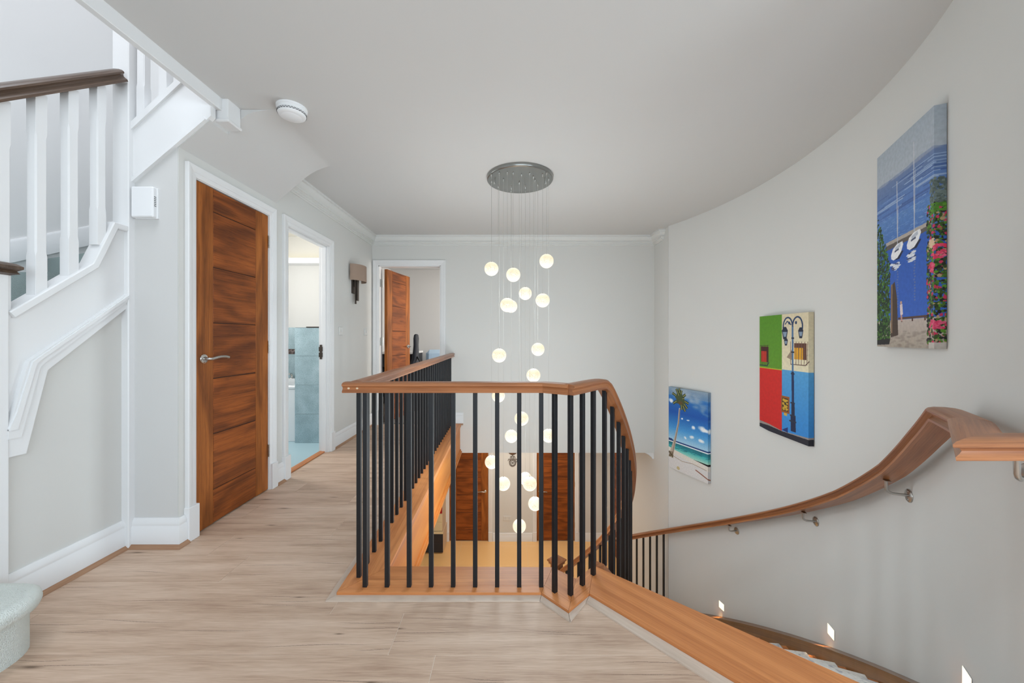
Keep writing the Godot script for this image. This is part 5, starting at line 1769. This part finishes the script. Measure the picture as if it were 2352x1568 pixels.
func fittings():
	# smoke alarm
	var sc := V(-1.23, CEIL, 2.11)
	var t := thing("smoke_alarm", "round white smoke alarm with two rows of slots on the ceiling", "smoke alarm", sc)
	var mb := MB.new()
	mb.lathe([Vector2(0, -0.05), Vector2(0.055, -0.05), Vector2(0.066, -0.047), Vector2(0.070, -0.042), Vector2(0.0735, -0.034), Vector2(0.074, -0.012), Vector2(0.078, -0.010), Vector2(0.079, 0.0), Vector2(0, 0)], sc, 48)
	part("casing", mb, M.plastic, t)
	mb = MB.new()
	mb.lathe([Vector2(0, -0.054), Vector2(0.046, -0.054), Vector2(0.052, -0.0495), Vector2(0.052, -0.045), Vector2(0, -0.045)], sc + Vector3(-0.004, 0, -0.004), 40)
	part("cover", mb, M.plastic, t)
	mb = MB.new()
	for row in 2:
		for k in 30:
			var a := TAU * (k + 0.5 * row) / 30
			mb.box(sc + Vector3(0.0722 * cos(a), -0.030 - 0.0058 * row, 0.0722 * sin(a)), Vector3(0.004, 0.0026, 0.0115), 0, Basis(Vector3.UP, -a))
	part("slot", mb, M.slot, t)
	# sounder box on the pier
	t = thing("alarm_box", "white plastic box with vent slots high on the wall beside the closed walnut door", "alarm box", V(-1.922, 1.73, 1.99))
	mb = MB.new()
	mb.span(-1.985, -1.868, 1.737, 1.898, 1.956, 1.984, 0.006)
	part("casing", mb, M.plastic, t)
	mb = MB.new()
	mb.span(-1.982, -1.864, 1.734, 1.896, 1.978, 1.990, 0.002)
	part("back_plate", mb, M.plastic, t)
	for k in 6:
		mb = MB.new()
		mb.box(V(-1.8678, 1.846 - 0.0095 * k, 1.969), Vector3(0.002, 0.0028, 0.011), 0.0, Basis(Vector3.RIGHT, deg_to_rad(-8)))
		part("vent", mb, M.slot, t)
	# wall light
	t = thing("wall_sconce", "wall light with a curved taupe shade over two bronze bars near the bedroom door", "wall light", V(XL, 1.5, 4.21))
	mb = MB.new()
	var rings := []
	for y in [1.738, 1.915]:
		var r := []
		for k in 25: r.append(Vector3(XL + 0.022 + 0.105 * sin(PI * k / 24.0), y, -4.22 + 0.155 * cos(PI * k / 24.0)))
		for k in 25: r.append(Vector3(XL + 0.022 + 0.101 * sin(PI * (24 - k) / 24.0), y, -4.22 + 0.151 * cos(PI * (24 - k) / 24.0)))
		rings.append(r)
	mb.loft([rings[0], rings[1]], false, true)
	for e in 2:
		for k in 24: mb.quad(rings[e][k], rings[e][k + 1], rings[e][48 - k], rings[e][49 - k], Vector3.UP * (1 if e else -1))
	part("shade", mb, M.shade, t)
	mb = MB.new()
	mb.span(XL + 0.030, XL + 0.042, 1.485, 1.80, 4.165, 4.195, 0.002)
	part("arm_bar", mb, M.bronze, t)
	mb = MB.new()
	mb.span(XL + 0.042, XL + 0.056, 1.522, 1.82, 4.185, 4.225, 0.002)
	part("arm_bar", mb, M.bronze, t)
	mb = MB.new()
	mb.span(XL, XL + 0.014, 1.60, 1.80, 4.15, 4.27, 0.003)
	mb.span(XL + 0.012, XL + 0.034, 1.68, 1.74, 4.18, 4.24, 0.002)
	part("back_plate", mb, M.bronze, t)
	mb = MB.new()
	mb.lathe([Vector2(0, 0), Vector2(0.014, 0), Vector2(0.014, 0.04), Vector2(0.024, 0.07), Vector2(0.012, 0.10), Vector2(0, 0.104)], V(XL + 0.064, 1.79, 4.215), 16)
	part("lamp_bulb", mb, M.plastic, t)
	# switches
	for k in 2:
		var d: float = [3.885, 4.555][k]
		t = thing("light_switch", ["white light switch on the left wall just beyond the bathroom doorway", "white light switch on the left wall in the corner by the bedroom door"][k], "light switch", V(XL, 1.178, d), "switches on the left wall")
		mb = MB.new()
		mb.span(XL, XL + 0.009, 1.135, 1.221, d - 0.043, d + 0.043, 0.003)
		part("plate", mb, M.plate_white, t)
		for s in [-1, 1]:
			mb = MB.new()
			mb.span(XL + 0.008, XL + 0.013, 1.166, 1.192, d + s * 0.016 - 0.010, d + s * 0.016 + 0.010, 0.0015)
			part("rocker", mb, M.plate_white, t)
	# step lights on the curved wall
	var la := ["lit square step light on the curved wall below the palm beach canvas", "lit square step light on the curved wall below the lamp post canvas", "lit square step light at the lower right, nearest the top of the stair"]
	var sp := [[11.7, -1.502], [-11.1, -0.785], [-32.2, -0.128]]
	for k in 3:
		var a: float = sp[k][0]
		var at := arc(a, RW, sp[k][1])
		var out := (arc(a, 0, 0) - arc(a, 1, 0)).normalized()
		var q := Basis(out.cross(Vector3.UP).normalized() * -1.0, Vector3.UP, out)
		t = thing("step_light", la[k], "step light", at, "step lights along the curved wall")
		mb = MB.new()
		mb.box(at + out * 0.002, Vector3(0.067, 0.067, 0.002), 0.001, q)
		part("bezel", mb, M.plastic, t)
		mb = MB.new()
		mb.box(at + out * 0.0032, Vector3(0.064, 0.064, 0.0015), 0.0, q)
		part("lamp_lens", mb, glow(c8(255, 240, 206), 1.25), t)
		var l := SpotLight3D.new()
		l.name = "step_lamp"
		t.add_child(l)
		l.position = out * 0.05
		l.look_at_from_position(l.global_position, l.global_position + out * 0.02 + Vector3.DOWN, Vector3.RIGHT)
		l.light_color = c8(255, 206, 140)
		l.light_energy = 0.10
		l.spot_angle = 30
		l.spot_range = 6
		l.spot_attenuation = 2
		l.light_size = 0.02
		l.shadow_enabled = true
	# things in the hall below
	t = thing("wall_socket", "white double wall socket between the two doors of the hall below", "socket", V(-0.057, LOW + 0.42, DL))
	mb = MB.new()
	mb.span(-0.132, 0.018, LOW + 0.385, LOW + 0.473, DL - 0.010, DL, 0.003)
	part("plate", mb, M.plate_white, t)
	for s in [-1, 1]:
		mb = MB.new()
		for h in [[0.0, 0.014, 0.004, 0.009], [-0.011, -0.008, 0.007, 0.004], [0.011, -0.008, 0.007, 0.004]]:
			var x: float = -0.057 + s * 0.036 + h[0]
			var y: float = LOW + 0.428 + h[1]
			mb.span(x - h[2] / 2, x + h[2] / 2, y - h[3] / 2, y + h[3] / 2, DL - 0.0112, DL - 0.0095)
		part("pin_hole", mb, M.slot, t)
		mb = MB.new()
		mb.span(-0.057 + s * 0.012 - 0.006, -0.057 + s * 0.012 + 0.006, LOW + 0.448, LOW + 0.464, DL - 0.014, DL - 0.009, 0.001)
		part("rocker", mb, M.plate_white, t)
	hamsa()
	# cabinet by the left-hand lower door
	t = thing("storage_cabinet", "tall cabinet with red, cream and charcoal drawers standing on the cream hall floor", "cabinet", V(-1.55, LOW, 6.80))
	var x0 := -1.95
	var x1 := -1.185
	mb = MB.new()
	mb.span(x0, x1, LOW + 0.02, LOW + 0.365, 6.615, DL - 0.005, 0.002)
	mb.span(x0, x1 - 0.018, LOW + 0.365, LOW + 1.25, 6.640, DL - 0.005, 0.002)
	part("carcass", mb, M.birch, t)
	for q in [["drawer", 0.025, 0.188, M.charcoal, 6.598], ["drawer", 0.192, 0.345, M.charcoal, 6.598], ["ledge", 0.348, 0.385, M.cream, 6.600], ["drawer", 0.388, 0.545, M.cream, 6.625], ["drawer", 0.549, 0.695, M.cream, 6.625], ["drawer", 0.699, 1.24, M.red, 6.625]]:
		mb = MB.new()
		mb.span(x0 + 0.003, x1 - (0.003 if q[4] < 6.61 else 0.022), LOW + q[1], LOW + q[2], q[4], q[4] + 0.018, 0.002)
		var dr := part(q[0], mb, q[3], t)
		if q[0] == "drawer":
			mb = MB.new()
			var y: float = LOW + (q[1] + q[2]) / 2 + 0.02
			mb.tube([V(x0 + 0.31, y, q[4]), V(x0 + 0.31, y, q[4] - 0.022), V(x0 + 0.46, y, q[4] - 0.022), V(x0 + 0.46, y, q[4])], 0.006, 8)
			part("handle", mb, M.chrome, dr)

# open-work hand ornament hanging under a dark metal plaque on the hall wall
func hamsa():
	var c := V(0.045, LOW + 1.495, DL - 0.008)
	var t := thing("hand_ornament", "pewter open-work hand ornament hanging on the wall between the lower doors", "wall ornament", c)
	var mb := MB.new()
	var ring := func(m: MB, cx: float, cy: float, rx: float, ry: float, r: float, a0 := 0.0, a1 := 360.0):
		var p := []
		for k in 25:
			var a := deg_to_rad(lerpf(a0, a1, k / 24.0))
			p.append(c + Vector3(cx + rx * cos(a), cy + ry * sin(a), 0))
		m.tube(p, r, 6)
	ring.call(mb, 0, -0.025, 0.060, 0.066, 0.007)
	ring.call(mb, 0, -0.030, 0.040, 0.044, 0.005)
	for k in 14:
		var a := TAU * k / 14
		mb.lathe([Vector2(0, -0.006), Vector2(0.008, -0.003), Vector2(0.008, 0.003), Vector2(0, 0.006)], c + Vector3(0.056 * cos(a), -0.025 + 0.062 * sin(a), 0.003), 8, Basis(Vector3.RIGHT, deg_to_rad(90)))
	part("palm", mb, M.pewter, t)
	for f in [[-0.030, 0.062, 0.013, 0.036], [0.0, 0.072, 0.014, 0.042], [0.030, 0.062, 0.013, 0.036]]:
		mb = MB.new()
		ring.call(mb, f[0], f[1], f[2], f[3], 0.006)
		part("finger", mb, M.pewter, t)
	for s in [-1, 1]:
		mb = MB.new()
		ring.call(mb, s * 0.068, 0.018, 0.016, 0.026, 0.006, -90, 200)
		part("thumb", mb, M.pewter, t)
	mb = MB.new()
	ring.call(mb, 0, -0.028, 0.020, 0.012, 0.004)
	mb.lathe([Vector2(0, -0.006), Vector2(0.008, -0.003), Vector2(0.008, 0.004), Vector2(0, 0.006)], c + Vector3(0, -0.028, 0.002), 12, Basis(Vector3.RIGHT, deg_to_rad(90)))
	part("eye", mb, M.pewter, t)
	mb = MB.new()
	mb.tube([c + Vector3(0, 0.112, 0), c + Vector3(0.004, 0.125, 0.002), c + Vector3(0, 0.142, 0)], 0.004, 6)
	part("hanging_loop", mb, M.pewter, t)
	var o := V(0.045, LOW + 1.71, DL - 0.02)
	t = thing("wall_plaque", "dark brown rounded metal plaque on the wall above the pewter hand ornament", "wall ornament", o)
	mb = MB.new()
	var q := Basis(Vector3.RIGHT, deg_to_rad(90))
	mb.lathe([Vector2(0, 0.014), Vector2(0.05, 0.012), Vector2(0.085, 0.002), Vector2(0.092, -0.008), Vector2(0.085, -0.014), Vector2(0, -0.014)], o, 36, q)
	part("disc", mb, M.brown_metal, t)
	mb = MB.new()
	for k in 12:
		var a := TAU * k / 12
		mb.lathe([Vector2(0, 0.016), Vector2(0.010, 0.012), Vector2(0.013, 0.004), Vector2(0, 0.002)], o + Vector3(0.068 * cos(a), 0.068 * sin(a), 0), 8, q)
	part("boss", mb, M.brown_metal, t)

func canvas(called: String, label: String, a0: float, a1: float, y0: float, y1: float, tex: Texture2D):
	# flat box canvas whose two upright back edges touch the curved wall
	var L := arc(a0, RW - 0.002, 0)
	var R := arc(a1, RW - 0.002, 0)
	var u := (R - L).normalized()
	var n := u.cross(Vector3.UP) * -1.0
	if n.dot(arc(0, 0, 0) - L) < 0: n = -n
	var w := (R - L).length()
	var h := y1 - y0
	var dp := 0.036
	var t := thing(called, label, "canvas picture", (L + R) / 2 + Vector3.UP * y0, "canvas pictures on the curved wall")
	var mb := MB.new()
	var B := func(x: float, y: float, z: float) -> Vector3: return L + u * x + Vector3.UP * (y0 + y) + n * z
	var m := 0.93   # the print runs on round the right-hand edge
	var face := func(a: Vector3, b: Vector3, c: Vector3, d: Vector3, nn: Vector3, ua: float, ub: float, va: float, vb: float):
		mb.tri(a, b, c, nn, nn, nn, Vector2(ua, va), Vector2(ub, va), Vector2(ub, vb))
		mb.tri(a, c, d, nn, nn, nn, Vector2(ua, va), Vector2(ub, vb), Vector2(ua, vb))
	face.call(B.call(0, h, dp), B.call(w, h, dp), B.call(w, 0, dp), B.call(0, 0, dp), n, 0.002, m, 0.002, 0.998)
	face.call(B.call(w, h, dp), B.call(w, h, 0), B.call(w, 0, 0), B.call(w, 0, dp), u, m, 0.998, 0.002, 0.998)
	face.call(B.call(0, h, 0), B.call(0, h, dp), B.call(0, 0, dp), B.call(0, 0, 0), -u, 0.06, 0.002, 0.002, 0.998)
	face.call(B.call(0, h, 0), B.call(w, h, 0), B.call(w, h, dp), B.call(0, h, dp), Vector3.UP, 0.002, m, 0.03, 0.002)
	face.call(B.call(0, 0, dp), B.call(w, 0, dp), B.call(w, 0, 0), B.call(0, 0, 0), Vector3.DOWN, 0.002, m, 0.998, 0.97)
	var pm := mat(Color.WHITE, 0.7, 0.0, tex)
	part("canvas_print", mb, pm, t)
	mb = MB.new()
	var q := Basis(u, Vector3.UP, n)
	var mid := (L + R) / 2 + Vector3.UP * (y0 + h / 2) + n * 0.012
	for s in [-1, 1]:
		mb.box(mid + u * s * (w / 2 - 0.022), Vector3(0.038, h - 0.006, 0.020), 0, q)
		mb.box(mid + Vector3.UP * s * (h / 2 - 0.022), Vector3(w - 0.08, 0.038, 0.020), 0, q)
	part("stretcher_frame", mb, M.birch, t)

func pictures():
	canvas("canvas_picture", "canvas print of a palm tree on a tropical beach, lowest on the curved wall", 24.24, 14.31, -0.366, 0.551, print_palm())
	canvas("canvas_picture", "canvas print of a street lamp before green, red, cream and blue walls", 2.14, -7.92, 0.358, 1.284, print_lamp())
	canvas("canvas_picture", "canvas print of two sailing boats in a blue harbour, highest on the curved wall", -20.53, -29.44, 1.062, 2.030, print_harbour())
